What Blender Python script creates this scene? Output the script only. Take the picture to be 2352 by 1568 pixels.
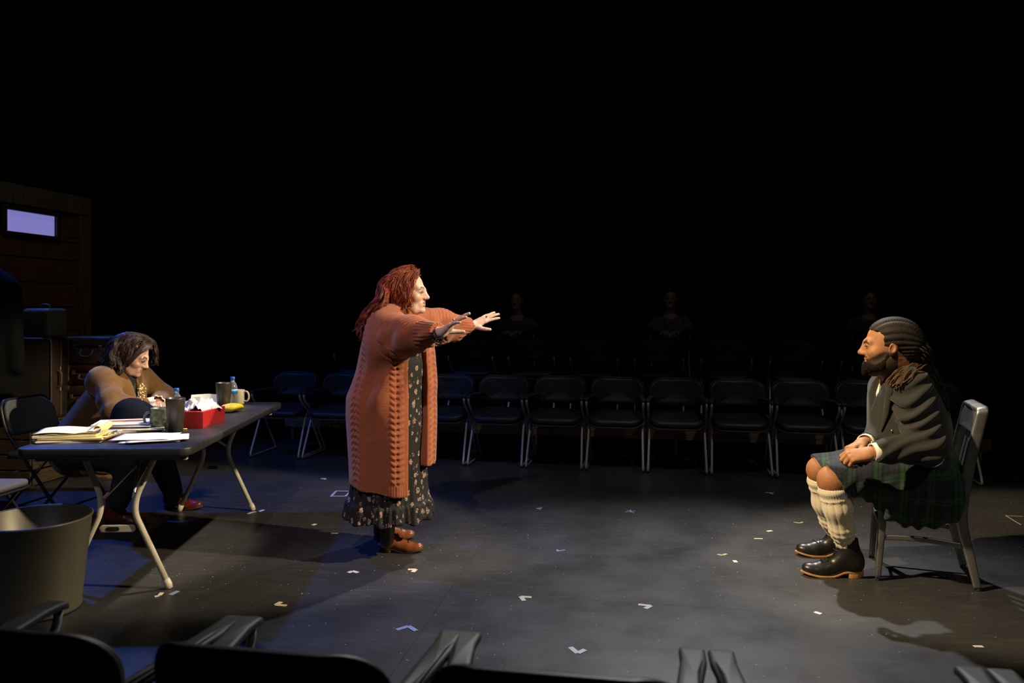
import bpy, bmesh, math, random
import numpy as np
from mathutils import Vector, Matrix

for _o in list(bpy.data.objects):
    bpy.data.objects.remove(_o)
scene = bpy.context.scene
COL = scene.collection
random.seed(7)
rng = np.random.default_rng(7)

# ------------------------------------------------------------------ camera
F, CH, HV, CU = 1800.0, 1.35, 712.0, 1176.0      # focal length (px), lens height, horizon row, centre column
cam_d = bpy.data.cameras.new('camera')
cam = bpy.data.objects.new('camera', cam_d)
COL.objects.link(cam)
cam.location = (0, 0, CH)
cam.rotation_euler = (math.pi / 2, 0, 0)
cam_d.sensor_width = 36.0
cam_d.lens = F / 2352 * 36.0
cam_d.shift_y = -72.0 / 2352
cam_d.clip_start, cam_d.clip_end = 0.05, 100
cam_d.dof.use_dof = True
cam_d.dof.focus_distance = 4.2
cam_d.dof.aperture_fstop = 3.2
scene.camera = cam

# ------------------------------------------------------------------ colour management, world
scene.view_settings.view_transform = 'Standard'
scene.view_settings.look = 'None'
scene.view_settings.gamma = 1.0
scene.view_settings.use_curve_mapping = False
scene.view_settings.exposure = 0.0
scene.cycles.use_denoising = True
scene.cycles.max_bounces = 5
world = bpy.data.worlds.new('dark_house')
scene.world = world
world.use_nodes = True
world.node_tree.nodes['Background'].inputs[0].default_value = (0.5, 0.55, 0.6, 1)
world.node_tree.nodes['Background'].inputs[1].default_value = 0.0

# ------------------------------------------------------------------ stage lamps and added fills
def spot(name, loc, aim, watts, color, deg, blend=0.4, radius=0.08):
    l = bpy.data.lights.new(name, 'SPOT')
    l.energy, l.color, l.spot_size, l.spot_blend, l.shadow_soft_size = watts, color, math.radians(deg), blend, radius
    o = bpy.data.objects.new(name, l)
    COL.objects.link(o)
    o.location = loc
    o.rotation_euler = (Vector(aim) - Vector(loc)).to_track_quat('-Z', 'Y').to_euler()
    return o
WARM, NEUT, COOL, BLUE = (1, .72, .44), (1, .88, .76), (.72, .80, 1), (.04, .18, 1)
spot('key_lamp_right', (5.0, 2.7, 4.4), (-0.45, 4.4, 1.15), 2700, (1, .82, .52), 22, .3)
spot('key_lamp_left', (-3.1, 2.4, 5.3), (1.95, 4.0, 0.75), 3100, (1, .78, .46), 21, .35)
spot('back_lamp_cool', (1.9, 7.6, 5.8), (0.9, 2.9, 0), 1650, (1, .97, .95), 43, .8)
spot('front_lamp_woman', (-1.3, -0.8, 6.4), (-0.7, 4.35, 0.8), 820, (1, .74, .80), 17, .5)
spot('front_fill_man', (3.4, -1.2, 6.0), (2.1, 4.0, 0.5), 210, (1, .88, .74), 17, .6)  # warm fill added for the man's camera-facing side
spot('front_fill_table', (-3.2, -1.8, 6.2), (-2.5, 4.6, 0.3), 220, (.95, .90, .95), 26, .7)  # added front fill, lifts the boots, bin and chair around the table
spot('table_lamp', (0.6, 5.8, 5.0), (-2.0, 4.5, .75), 1500, (1, .82, .62), 19, .35)
spot('blue_lamp', (-5.2, 6.9, 5.6), (-2.2, 4.7, .3), 1150, BLUE, 38, .7)
spot('blue_lamp', (-5.6, 4.6, 6.2), (-1.6, 7.1, .5), 420, BLUE, 24, .7)
spot('flat_fill', (-1.6, 4.6, 7.2), (-4.4, 7.3, 1.8), 120, (1, .80, .55), 30, .8)  # added fill so the blocks of the scenery flat show
spot('luggage_fill', (-1.0, 3.6, 6.2), (-3.8, 6.6, 1.1), 22, (1, .78, .52), 34, .8)  # dim warm fill added to lift the dark luggage
spot('row_fill', (0.0, 3.0, 6.8), (-0.1, 6.45, .25), 150, (1, .96, .92), 27, .6)  # added fill, kept to the front row of armchairs
spot('row_fill', (2.6, 3.0, 6.8), (2.2, 6.0, .25), 150, (1, .96, .92), 27, .6)  # second added fill, for the right part of that row
_h = bpy.data.lights.new('overhead_fill', 'AREA'); _h.shape = 'RECTANGLE'; _h.size, _h.size_y, _h.energy, _h.color = 8, 5, 14, (.86, .92, 1)  # unseen soft fill added overhead for faint ambient in the dark parts
_ho = bpy.data.objects.new('overhead_fill', _h); COL.objects.link(_ho); _ho.location = (0.5, 3.6, 8.0)

# ------------------------------------------------------------------ small helpers
def P(u, v, Y):
    """The point at depth Y that projects to column u, row v."""
    return np.array([(u - CU) * Y / F, Y, CH - (v - HV) * Y / F])
def G(u, v, z=0.0):
    """The point of the plane at height z that projects to column u, row v."""
    return P(u, v, F * (CH - z) / (v - HV))
def nrm(a):
    a = np.asarray(a, float)
    return a / (np.linalg.norm(a) + 1e-12)

def tag(o, label=None, cat=None, group=None, kind=None):
    if label: o['label'] = label
    if cat: o['category'] = cat
    if group: o['group'] = group
    if kind: o['kind'] = kind
    return o
def empty(name, loc=(0, 0, 0), rz=0.0, label=None, cat=None, group=None):
    o = bpy.data.objects.new(name, None)
    COL.objects.link(o)
    o.empty_display_size = .1
    o.location = loc
    o.rotation_euler = (0, 0, rz)
    return tag(o, label, cat, group)
def pos(o):
    p = Vector((0, 0, 0))
    while o is not None:
        p = p + o.location
        o = o.parent
    return p

def make_mesh(name, V, Fc, mats, smooth=True, attrs=None, midx=None):
    V = np.asarray(V, np.float32).reshape(-1, 3)
    me = bpy.data.meshes.new(name)
    if isinstance(Fc, np.ndarray) and Fc.ndim == 2:
        n, m = len(Fc), Fc.shape[1]
        me.vertices.add(len(V)); me.vertices.foreach_set('co', V.ravel())
        me.loops.add(n * m); me.loops.foreach_set('vertex_index', Fc.astype(np.int32).ravel())
        me.polygons.add(n)
        me.polygons.foreach_set('loop_start', np.arange(n, dtype=np.int32) * m)
        me.polygons.foreach_set('loop_total', np.full(n, m, np.int32))
        me.update(calc_edges=True)
    else:
        me.from_pydata([tuple(map(float, v)) for v in V], [], [tuple(map(int, f)) for f in Fc])
        me.update()
    for m in (mats if isinstance(mats, (list, tuple)) else [mats]):
        me.materials.append(m)
    if midx is not None:
        me.polygons.foreach_set('material_index', np.asarray(midx, np.int32))
    me.polygons.foreach_set('use_smooth', np.full(len(me.polygons), bool(smooth)))
    for k, a in (attrs or {}).items():
        a = np.asarray(a, np.float32)
        if a.shape[1] == 4:
            at = me.color_attributes.new(k, 'FLOAT_COLOR', 'POINT'); at.data.foreach_set('color', a.ravel())
        else:
            at = me.attributes.new(k, 'FLOAT_VECTOR', 'POINT'); at.data.foreach_set('vector', a.ravel())
    me.update()
    return me
def obj(name, VF, mats, parent=None, world=False, loc=None, smooth=True, attrs=None, midx=None, auto=None):
    """One mesh object. world=True: VF is in world coordinates (parents only translated)."""
    V, Fc = VF
    V = np.asarray(V, float).reshape(-1, 3)
    off = np.zeros(3)
    if world and parent is not None: off = np.array(pos(parent))
    if loc is not None: off = off + np.asarray(loc, float)
    if world or loc is not None:
        V = V - (off if world else 0)
    me = make_mesh(name, V, Fc, mats, smooth, attrs, midx)
    o = bpy.data.objects.new(name, me)
    COL.objects.link(o)
    if loc is not None: o.location = loc
    if parent is not None: o.parent = parent
    if auto and smooth:
        try: me.set_sharp_from_angle(angle=math.radians(auto))
        except Exception: pass
    return o
def copy_tree(o, parent=None):
    c = o.copy(); COL.objects.link(c); c.parent = parent
    for ch in list(o.children): copy_tree(ch, c)
    return c

class MB:
    """Collects vertex/face blocks into one mesh."""
    def __init__(s): s.V, s.F, s.n, s.mi = [], [], 0, []
    def add(s, VF, mi=0):
        V, Fc = VF
        V = np.asarray(V, float).reshape(-1, 3)
        s.V.append(V)
        for f in Fc: s.F.append(tuple(int(i) + s.n for i in f)); s.mi.append(mi)
        s.n += len(V)
        return s
    def vf(s): return np.concatenate(s.V), s.F
def xf(VF, M):
    V = np.asarray(VF[0], float).reshape(-1, 3)
    M = np.asarray(M, float)
    return V @ M[:3, :3].T + M[:3, 3], VF[1]
def frame(o, x, z):
    """4x4 with local x along x, local z near z."""
    x = nrm(x); y = nrm(np.cross(z, x)); z = np.cross(x, y)
    M = np.eye(4); M[:3, 0], M[:3, 1], M[:3, 2], M[:3, 3] = x, y, z, o
    return M
def mv(x=0, y=0, z=0):
    M = np.eye(4); M[:3, 3] = (x, y, z); return M
def rot(ax, deg):
    return np.array(Matrix.Rotation(math.radians(deg), 4, ax))

def smoothpath(pts, n=8, closed=False):
    pts = np.asarray(pts, float)
    if len(pts) < 3 and not closed: return pts
    out = []
    N = len(pts)
    segs = N if closed else N - 1
    for i in range(segs):
        if closed: p0, p1, p2, p3 = pts[(i - 1) % N], pts[i], pts[(i + 1) % N], pts[(i + 2) % N]
        else: p0, p1, p2, p3 = pts[max(i - 1, 0)], pts[i], pts[i + 1], pts[min(i + 2, N - 1)]
        for t in np.arange(n) / n:
            out.append(.5 * ((2 * p1) + (p2 - p0) * t + (2 * p0 - 5 * p1 + 4 * p2 - p3) * t * t + (3 * p1 - p0 - 3 * p2 + p3) * t ** 3))
    if not closed: out.append(pts[-1])
    return np.array(out)
def fillet(pts, r, n=5, closed=False):
    """Polyline with rounded corners."""
    pts = [np.asarray(p, float) for p in pts]
    out = []
    N = len(pts)
    for i, p in enumerate(pts):
        if not closed and i in (0, N - 1): out.append(p); continue
        a, b = pts[(i - 1) % N], pts[(i + 1) % N]
        la, lb = np.linalg.norm(a - p), np.linalg.norm(b - p)
        rr = min(r, la * .48, lb * .48)
        A, B = p + (a - p) / la * rr, p + (b - p) / lb * rr
        for t in np.linspace(0, 1, n + 1):
            out.append((1 - t) ** 2 * A + 2 * t * (1 - t) * p + t * t * B)
    return np.array(out)
def tube(pts, rad, seg=8, closed=False, cap=True, flat=None):
    """Swept round section; rad a number or one per point; flat=(factor along the frame normal)."""
    pts = np.asarray(pts, float); N = len(pts)
    rad = np.full(N, rad, float) if np.isscalar(rad) else np.interp(np.linspace(0, 1, N), np.linspace(0, 1, len(rad)), rad)
    T = np.zeros_like(pts)
    if closed: T = np.roll(pts, -1, 0) - np.roll(pts, 1, 0)
    else:
        T[1:-1] = pts[2:] - pts[:-2]; T[0] = pts[1] - pts[0]; T[-1] = pts[-1] - pts[-2]
    T /= np.linalg.norm(T, axis=1)[:, None] + 1e-12
    up = np.array([0, 0, 1.0]) if abs(T[0][2]) < .9 else np.array([1.0, 0, 0])
    n = nrm(np.cross(np.cross(T[0], up), T[0]))
    V = []
    ang = np.arange(seg) / seg * 2 * math.pi
    fl = 1.0 if flat is None else flat
    for i in range(N):
        n = nrm(n - T[i] * np.dot(n, T[i])); b = np.cross(T[i], n)
        V.append(pts[i] + rad[i] * (np.cos(ang)[:, None] * n * fl + np.sin(ang)[:, None] * b))
    V = np.concatenate(V)
    Fc = []
    for i in range(N if closed else N - 1):
        a, c = i * seg, ((i + 1) % N) * seg
        for j in range(seg):
            k = (j + 1) % seg
            Fc.append((a + j, a + k, c + k, c + j))
    if cap and not closed:
        Fc.append(tuple(range(seg))[::-1]); Fc.append(tuple((N - 1) * seg + j for j in range(seg)))
    return V, Fc
def lathe(prof, n=32, cap0=True, cap1=True):
    prof = np.asarray(prof, float)
    ang = np.arange(n) / n * 2 * math.pi
    V = np.concatenate([np.stack([r * np.cos(ang), r * np.sin(ang), np.full(n, z)], 1) for r, z in prof])
    Fc = []
    for i in range(len(prof) - 1):
        for j in range(n):
            k = (j + 1) % n
            Fc.append((i * n + j, i * n + k, (i + 1) * n + k, (i + 1) * n + j))
    if cap0: Fc.append(tuple(range(n))[::-1])
    if cap1: Fc.append(tuple((len(prof) - 1) * n + j for j in range(n)))
    return V, Fc
def box(sx, sy, sz, bev=0.0, seg=2, c=(0, 0, 0)):
    bm = bmesh.new()
    bmesh.ops.create_cube(bm, size=1)
    bmesh.ops.scale(bm, vec=(sx, sy, sz), verts=bm.verts)
    if bev > 0:
        bmesh.ops.bevel(bm, geom=bm.edges[:], offset=bev, segments=seg, profile=.5, affect='EDGES')
    V = np.array([v.co[:] for v in bm.verts]) + np.asarray(c)
    bm.verts.index_update()
    Fc = [tuple(v.index for v in f.verts) for f in bm.faces]
    bm.free()
    return V, Fc
def sphere(r, c=(0, 0, 0), n=12, m=8, sc=(1, 1, 1)):
    prof = [(max(r * math.sin(math.pi * i / m), 1e-5), -r * math.cos(math.pi * i / m)) for i in range(m + 1)]
    V, Fc = lathe(prof, n)
    return V * np.asarray(sc) + np.asarray(c), Fc
def rrect(w, h, r, n=6):
    out = []
    rr = r if isinstance(r, (list, tuple)) else [r] * 4
    for (cx, cy, a0), q in zip(((w / 2, h / 2, 0), (-w / 2, h / 2, 90), (-w / 2, -h / 2, 180), (w / 2, -h / 2, 270)), rr):
        sx, sy = (1 if cx > 0 else -1), (1 if cy > 0 else -1)
        for t in np.linspace(0, 90, n + 1):
            a = math.radians(a0 + t)
            out.append((cx - sx * q + q * math.cos(a), cy - sy * q + q * math.sin(a)))
    return np.array(out)
def slab(outline, t, rnd=.01, fn=None, crown=0.0, rings=3):
    """A plate with rounded rim and a slightly crowned face: outline in x,y, thickness t about z=0."""
    o = np.asarray(outline, float); n = len(o)
    c = o.mean(0)
    nx = np.roll(o, -1, 0) - np.roll(o, 1, 0)
    nl = np.stack([nx[:, 1], -nx[:, 0]], 1); nl /= np.linalg.norm(nl, axis=1)[:, None] + 1e-9
    if np.sum((o - c) * nl) < 0: nl = -nl
    rnd = min(rnd, t / 2)
    loops = []
    for sgn in (-1, 1):
        L = []
        for a in np.linspace(0, math.pi / 2, 4):
            L.append((o - nl * rnd * (1 - math.cos(a)), (t / 2 - rnd) + rnd * math.sin(a)))
        inner = L[-1][0]
        for q in np.linspace(.8, .15, rings):
            L.append((c + (inner - c) * q, t / 2 + crown * (1 - q * q)))
        loops.append([(p, sgn * z) for p, z in L])
    seq = loops[0][::-1] + loops[1]
    V = np.concatenate([np.concatenate([p, np.full((n, 1), z)], 1) for p, z in seq])
    Fc = []
    for i in range(len(seq) - 1):
        for j in range(n):
            k = (j + 1) % n
            Fc.append((i * n + j, i * n + k, (i + 1) * n + k, (i + 1) * n + j))
    Fc.append(tuple(range(n))[::-1]); Fc.append(tuple((len(seq) - 1) * n + j for j in range(n)))
    if fn is not None: V = fn(V)
    return V, Fc
def grid(fn, nu, nv):
    """Surface fn(u,v)->(n,3) over the unit square."""
    u, v = np.meshgrid(np.linspace(0, 1, nu), np.linspace(0, 1, nv), indexing='ij')
    V = fn(u.ravel(), v.ravel())
    idx = np.arange(nu * nv).reshape(nu, nv)
    Fc = np.stack([idx[:-1, :-1], idx[1:, :-1], idx[1:, 1:], idx[:-1, 1:]], -1).reshape(-1, 4)
    return V, [tuple(f) for f in Fc]
def sheet(V, Fc, t):
    """Give an open surface thickness t downwards (closed solid)."""
    n = len(V)
    V2 = np.concatenate([V, V - np.array([0, 0, t])])
    from collections import Counter
    ed = Counter()
    for f in Fc:
        for a, b in zip(f, f[1:] + f[:1]): ed[(a, b)] += 1
    out = list(Fc) + [tuple(n + i for i in f[::-1]) for f in Fc]
    for (a, b) in list(ed):
        if (b, a) not in ed: out.append((b, a, a + n, b + n))
    return V2, out

# ------------------------------------------------------------------ materials
def pm(name, c, rough=.6, metal=0.0, spec=.5, var=0.0, vscale=12.0, bump=0.0, bscale=150.0, attr=False, sheen=0.0,
       trans=0.0, emis=None, estr=0.0, coat=0.0, stretch=None, c2=None):
    m = bpy.data.materials.new(name); m.use_nodes = True
    nt = m.node_tree; N, L = nt.nodes, nt.links
    b = N['Principled BSDF']
    b.inputs['Base Color'].default_value = (*c, 1)
    b.inputs['Roughness'].default_value = rough
    b.inputs['Metallic'].default_value = metal
    b.inputs['Specular IOR Level'].default_value = spec
    b.inputs['Sheen Weight'].default_value = sheen
    b.inputs['Transmission Weight'].default_value = trans
    b.inputs['Coat Weight'].default_value = coat
    if emis:
        b.inputs['Emission Color'].default_value = (*emis, 1); b.inputs['Emission Strength'].default_value = estr
    tc = N.new('ShaderNodeTexCoord')
    vec = tc.outputs['Object']
    if stretch:
        mp = N.new('ShaderNodeMapping'); mp.inputs['Scale'].default_value = stretch
        L.new(vec, mp.inputs[0]); vec = mp.outputs[0]
    col = None
    if attr:
        a = N.new('ShaderNodeAttribute'); a.attribute_name = 'col'; col = a.outputs['Color']
    if var > 0:
        n = N.new('ShaderNodeTexNoise'); n.inputs['Scale'].default_value = vscale; n.inputs['Detail'].default_value = 5
        L.new(vec, n.inputs['Vector'])
        mx = N.new('ShaderNodeMix'); mx.data_type = 'RGBA'
        r = N.new('ShaderNodeMapRange'); r.inputs[1].default_value = .35; r.inputs[2].default_value = .65
        L.new(n.outputs['Fac'], r.inputs[0]); L.new(r.outputs[0], mx.inputs['Factor'])
        if c2 is not None or col is None:
            d = c2 if c2 is not None else tuple(x * (1 - var) for x in c)
            mx.inputs[6].default_value = (*c, 1); mx.inputs[7].default_value = (*d, 1)
            if col is not None: L.new(col, mx.inputs[6])
        else:
            mx.blend_type = 'MULTIPLY'
            L.new(col, mx.inputs[6]); mx.inputs[7].default_value = (1 - var, 1 - var, 1 - var, 1)
        col = mx.outputs[2]
    if col is not None: L.new(col, b.inputs['Base Color'])
    if bump > 0:
        n = N.new('ShaderNodeTexNoise'); n.inputs['Scale'].default_value = bscale; n.inputs['Detail'].default_value = 3
        L.new(vec, n.inputs['Vector'])
        bp = N.new('ShaderNodeBump'); bp.inputs['Strength'].default_value = bump; bp.inputs['Distance'].default_value = .004
        L.new(n.outputs['Fac'], bp.inputs['Height']); L.new(bp.outputs[0], b.inputs['Normal'])
    return m

# ------------------------------------------------------------------ implicit modelling (bodies, clothes): smooth unions, then surface nets
def cap(a, b, ra, rb=None, n=None, f=1.0):
    """Tapered capsule; n,f: squeezed along n by factor f."""
    a, b = np.asarray(a, float), np.asarray(b, float)
    rb = ra if rb is None else rb
    ba = b - a; L2 = max(float(ba @ ba), 1e-12); R = max(ra, rb)
    n_ = None if n is None else nrm(n)
    def fn(X, Y, Z):
        px, py, pz = X - a[0], Y - a[1], Z - a[2]
        t = np.clip((px * ba[0] + py * ba[1] + pz * ba[2]) / L2, 0, 1)
        qx, qy, qz = px - t * ba[0], py - t * ba[1], pz - t * ba[2]
        d2 = qx * qx + qy * qy + qz * qz
        if n_ is not None: d2 = d2 + (qx * n_[0] + qy * n_[1] + qz * n_[2]) ** 2 * (f * f - 1)
        return np.sqrt(d2) - (ra + t * (rb - ra))
    return np.minimum(a, b) - R, np.maximum(a, b) + R, fn
def ell(c, r, R=None):
    c, r = np.asarray(c, float), np.asarray(r, float)
    R = np.eye(3) if R is None else np.asarray(R)[:3, :3]
    ext = np.sqrt(((R * r) ** 2).sum(1))
    def fn(X, Y, Z):
        px, py, pz = X - c[0], Y - c[1], Z - c[2]
        q = [(px * R[0, i] + py * R[1, i] + pz * R[2, i]) for i in range(3)]
        k0 = np.sqrt(sum((q[i] / r[i]) ** 2 for i in range(3)))
        k1 = np.sqrt(sum((q[i] / r[i] ** 2) ** 2 for i in range(3))) + 1e-9
        return k0 * (k0 - 1) / k1
    return c - ext, c + ext, fn
def stack(rows):
    """Body of stacked ellipses: rows (z, cx, cy, a, b), z rising."""
    r = np.array(sorted(rows), float)
    zz = np.linspace(r[0, 0], r[-1, 0], 160)
    cols = []
    for i in range(1, 5):
        v = np.interp(zz, r[:, 0], r[:, i])
        k = np.array([1, 3, 5, 6, 5, 3, 1.0]); k /= k.sum()
        v = np.convolve(np.pad(v, 3, 'edge'), k, 'valid')
        cols.append(v)
    m = max(cols[2].max(), cols[3].max())
    lo = np.array([(cols[0] - cols[2]).min(), (cols[1] - cols[3]).min(), zz[0]])
    hi = np.array([(cols[0] + cols[2]).max(), (cols[1] + cols[3]).max(), zz[-1]])
    def fn(X, Y, Z):
        z1 = np.clip(Z, zz[0], zz[-1])
        cx, cy, a, b = [np.interp(z1.ravel(), zz, c).reshape(z1.shape) for c in cols]
        d = (np.sqrt(((X - cx) / a) ** 2 + ((Y - cy) / b) ** 2) - 1) * np.minimum(a, b)
        return np.maximum(d, np.maximum(Z - zz[-1], zz[0] - Z))
    return lo, hi, fn
def chain(pts, rads, k, n=None, f=1.0):
    return [(cap(pts[i], pts[i + 1], rads[i], rads[i + 1], n, f), k) for i in range(len(pts) - 1)]

def sdf_mesh(ops, h, lo=None, hi=None, post=None):
    """ops: (prim, k[, 'sub']). Returns V, F(quads)."""
    pl = np.min([o[0][0] for o in ops if len(o) < 3], 0) - 3 * h
    ph = np.max([o[0][1] for o in ops if len(o) < 3], 0) + 3 * h
    if lo is not None: pl = np.maximum(pl, lo)
    if hi is not None: ph = np.minimum(ph, hi)
    ax = [np.arange(pl[i], ph[i] + h, h).astype(np.float32) for i in range(3)]
    d = np.full([len(a) for a in ax], 1.0, np.float32)
    for o in ops:
        (plo, phi, fn), k = o[0], o[1]
        mrg = k + 3 * h
        sl = []
        for i in range(3):
            i0 = int(np.searchsorted(ax[i], plo[i] - mrg)); i1 = int(np.searchsorted(ax[i], phi[i] + mrg))
            sl.append(slice(i0, i1))
        sl = tuple(sl)
        if any(s.stop <= s.start for s in sl): continue
        q = fn(ax[0][sl[0]][:, None, None], ax[1][sl[1]][None, :, None], ax[2][sl[2]][None, None, :]).astype(np.float32)
        e = d[sl]
        if len(o) > 2:
            q = -q
            if k > 0: hh = np.maximum(k - np.abs(e - q), 0) / k; r = np.maximum(e, q) + hh * hh * k * .25
            else: r = np.maximum(e, q)
        else:
            if k > 0: hh = np.maximum(k - np.abs(e - q), 0) / k; r = np.minimum(e, q) - hh * hh * k * .25
            else: r = np.minimum(e, q)
        d[sl] = r
    if post is not None:
        d = post(d, ax[0][:, None, None], ax[1][None, :, None], ax[2][None, None, :]).astype(np.float32)
    return surfnet(d, np.array([a[0] for a in ax]), h)
def surfnet(d, org, h):
    ins = d < 0
    c = ins[:-1, :-1, :-1].astype(np.int8)
    tot = np.zeros_like(c)
    offs = [(i, j, k) for i in (0, 1) for j in (0, 1) for k in (0, 1)]
    nx, ny, nz = d.shape
    for i, j, k in offs: tot += ins[i:nx - 1 + i, j:ny - 1 + j, k:nz - 1 + k]
    act = (tot > 0) & (tot < 8)
    idx = np.argwhere(act)
    vid = np.full(act.shape, -1, np.int64); vid[act] = np.arange(len(idx))
    cv = {o: d[idx[:, 0] + o[0], idx[:, 1] + o[1], idx[:, 2] + o[2]].astype(float) for o in offs}
    S = np.zeros((len(idx), 3)); n = np.zeros(len(idx))
    for a in offs:
        for ax in range(3):
            if a[ax]: continue
            b = list(a); b[ax] = 1; b = tuple(b)
            m = (cv[a] < 0) != (cv[b] < 0)
            t = cv[a][m] / (cv[a][m] - cv[b][m])
            p = np.tile(np.array(a, float), (m.sum(), 1)); p[:, ax] += t
            S[m] += p; n[m] += 1
    V = org + (idx + S / np.maximum(n, 1)[:, None]) * h
    Q = []
    for ax in range(3):
        sa = [slice(None)] * 3; sb = [slice(None)] * 3
        sa[ax] = slice(0, -1); sb[ax] = slice(1, None)
        A, B = ins[tuple(sa)], ins[tuple(sb)]
        e = np.argwhere(A != B)
        o1, o2 = (ax + 1) % 3, (ax + 2) % 3
        ok = (e[:, o1] >= 1) & (e[:, o2] >= 1) & (e[:, o1] < act.shape[o1]) & (e[:, o2] < act.shape[o2]) & (e[:, ax] < act.shape[ax])
        e = e[ok]
        def cell(d1, d2):
            q = e.copy(); q[:, o1] += d1; q[:, o2] += d2
            return vid[q[:, 0], q[:, 1], q[:, 2]]
        q = np.stack([cell(-1, -1), cell(0, -1), cell(0, 0), cell(-1, 0)], 1)
        fl = A[e[:, 0], e[:, 1], e[:, 2]]
        q = np.where(fl[:, None], q, q[:, ::-1])
        Q.append(q[(q >= 0).all(1)])
    return V, np.concatenate(Q)
def vnormals(V, Q):
    n = np.cross(V[Q[:, 2]] - V[Q[:, 0]], V[Q[:, 3]] - V[Q[:, 1]])
    N = np.zeros_like(V)
    for i in range(4): np.add.at(N, Q[:, i], n)
    return N / (np.linalg.norm(N, axis=1)[:, None] + 1e-12)
def relax(V, Q, it=2, w=.5):
    for _ in range(it):
        S = np.zeros_like(V); c = np.zeros(len(V))
        for i in range(4):
            a, b = Q[:, i], Q[:, (i + 1) % 4]
            np.add.at(S, a, V[b]); np.add.at(S, b, V[a]); np.add.at(c, a, 1); np.add.at(c, b, 1)
        V = V * (1 - w) + w * S / np.maximum(c, 1)[:, None]
    return V
def joinq(*vq):
    V, Q, n = [], [], 0
    for v, q in vq:
        V.append(v); Q.append(q + n); n += len(v)
    return np.concatenate(V), np.concatenate(Q)
def sstep(a, b, x):
    t = np.clip((x - a) / (b - a), 0, 1); return t * t * (3 - 2 * t)
def wob(V, sc, seed=0):
    """Cheap smooth noise of positions, about -1..1."""
    r = np.random.default_rng(seed); s = np.zeros(len(V))
    for _ in range(6):
        k = r.normal(size=3) * sc * r.uniform(.6, 1.7); s += np.sin(V @ k + r.uniform(0, 6.28))
    return s / 3.2

# ------------------------------------------------------------------ head, hands, feet
def head_ops(M, sc=(1, 1, 1), male=False, jawdrop=0.0):
    M = np.asarray(M, float); R = M[:3, :3]; s = np.asarray(sc, float); g = float(s.mean())
    def T(p): return R @ (np.asarray(p, float) * s) + M[:3, 3]
    def E(c, r, k, sub=False, rz=None):
        RR = R if rz is None else R @ rz
        return (ell(T(c), np.asarray(r) * s, RR), k * g) + (('sub',) if sub else ())
    def C(a, b, ra, rb, k, sub=False):
        return (cap(T(a), T(b), ra * g, rb * g), k * g) + (('sub',) if sub else ())
    j = jawdrop
    o = [E((-.012, 0, .036), (.098, .076, .086), 0),
         E((.034, 0, -.028), (.057, .060, .080), .03),
         E((.028, 0, -.076 - j), (.056, .053 if male else .047, .034), .025),
         C((-.02, .052, -.045), (.045, .032, -.093 - j), .016, .015, .03),
         C((-.02, -.052, -.045), (.045, -.032, -.093 - j), .016, .015, .03),
         E((.081, 0, -.096 - j), (.018, .022, .016), .022),
         E((.058, .041, -.026), (.027, .022, .022), .022), E((.058, -.041, -.026), (.027, .022, .022), .022),
         C((.079, .040, .021), (.089, .004, .017), .0105, .0105, .02), C((.079, -.040, .021), (.089, -.004, .017), .0105, .0105, .02)]
    for q in (1, -1):
        o += [E((.103, q * .031, .001), (.021, .019, .0125), .010, True),
              E((.0785, q * .031, .000), (.0160, .0165, .0125), .008),                 # lids over the eyeball
              E((.0985, q * .031, -.0005), (.0075, .0130, .0036), .003, True)]       # the slit between them
    o += [C((.090, 0, .016), (.111, 0, -.023), .0080, .0098, .012), E((.090, 0, -.020), (.017, .017, .028), .016),
          E((.1130, 0, -.0285), (.0125, .0128, .0108), .008),
          E((.100, .0125, -.0325), (.0115, .0080, .0078), .009), E((.100, -.0125, -.0325), (.0115, .0080, .0078), .009),
          E((.107, .0065, -.0405), (.005, .0035, .003), .002, True), E((.107, -.0065, -.0405), (.005, .0035, .003), .002, True),
          E((.078, 0, -.062 - j * .5), (.019, .032, .022), .014),
          E((.0915, 0, -.0565), (.0065, .023, .0052), .005),
          E((.0900, 0, -.0685 - j), (.0068, .020, .0058), .005),
          C((.0995, .014, -.0628 - j * .5), (.0995, -.014, -.0628 - j * .5), .0024 + j * .45, .0024 + j * .45, .002, True),
          C((.094, .024, -.064), (.1005, .012, -.0632), .0018, .0018, .002, True), C((.094, -.024, -.064), (.1005, -.012, -.0632), .0018, .0018, .002, True)]
    for q in (1, -1):
        rz = np.array(Matrix.Rotation(math.radians(q * 18), 3, 'Z')) @ np.array(Matrix.Rotation(math.radians(-12), 3, 'Y'))
        o += [E((-.012, q * .077, -.010), (.019, .008, .031), .006, False, rz), E((-.008, q * .086, -.008), (.011, .007, .020), .004, True, rz),
              E((-.004, q * .078, -.034), (.009, .006, .010), .005)]
    return o, T
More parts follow.
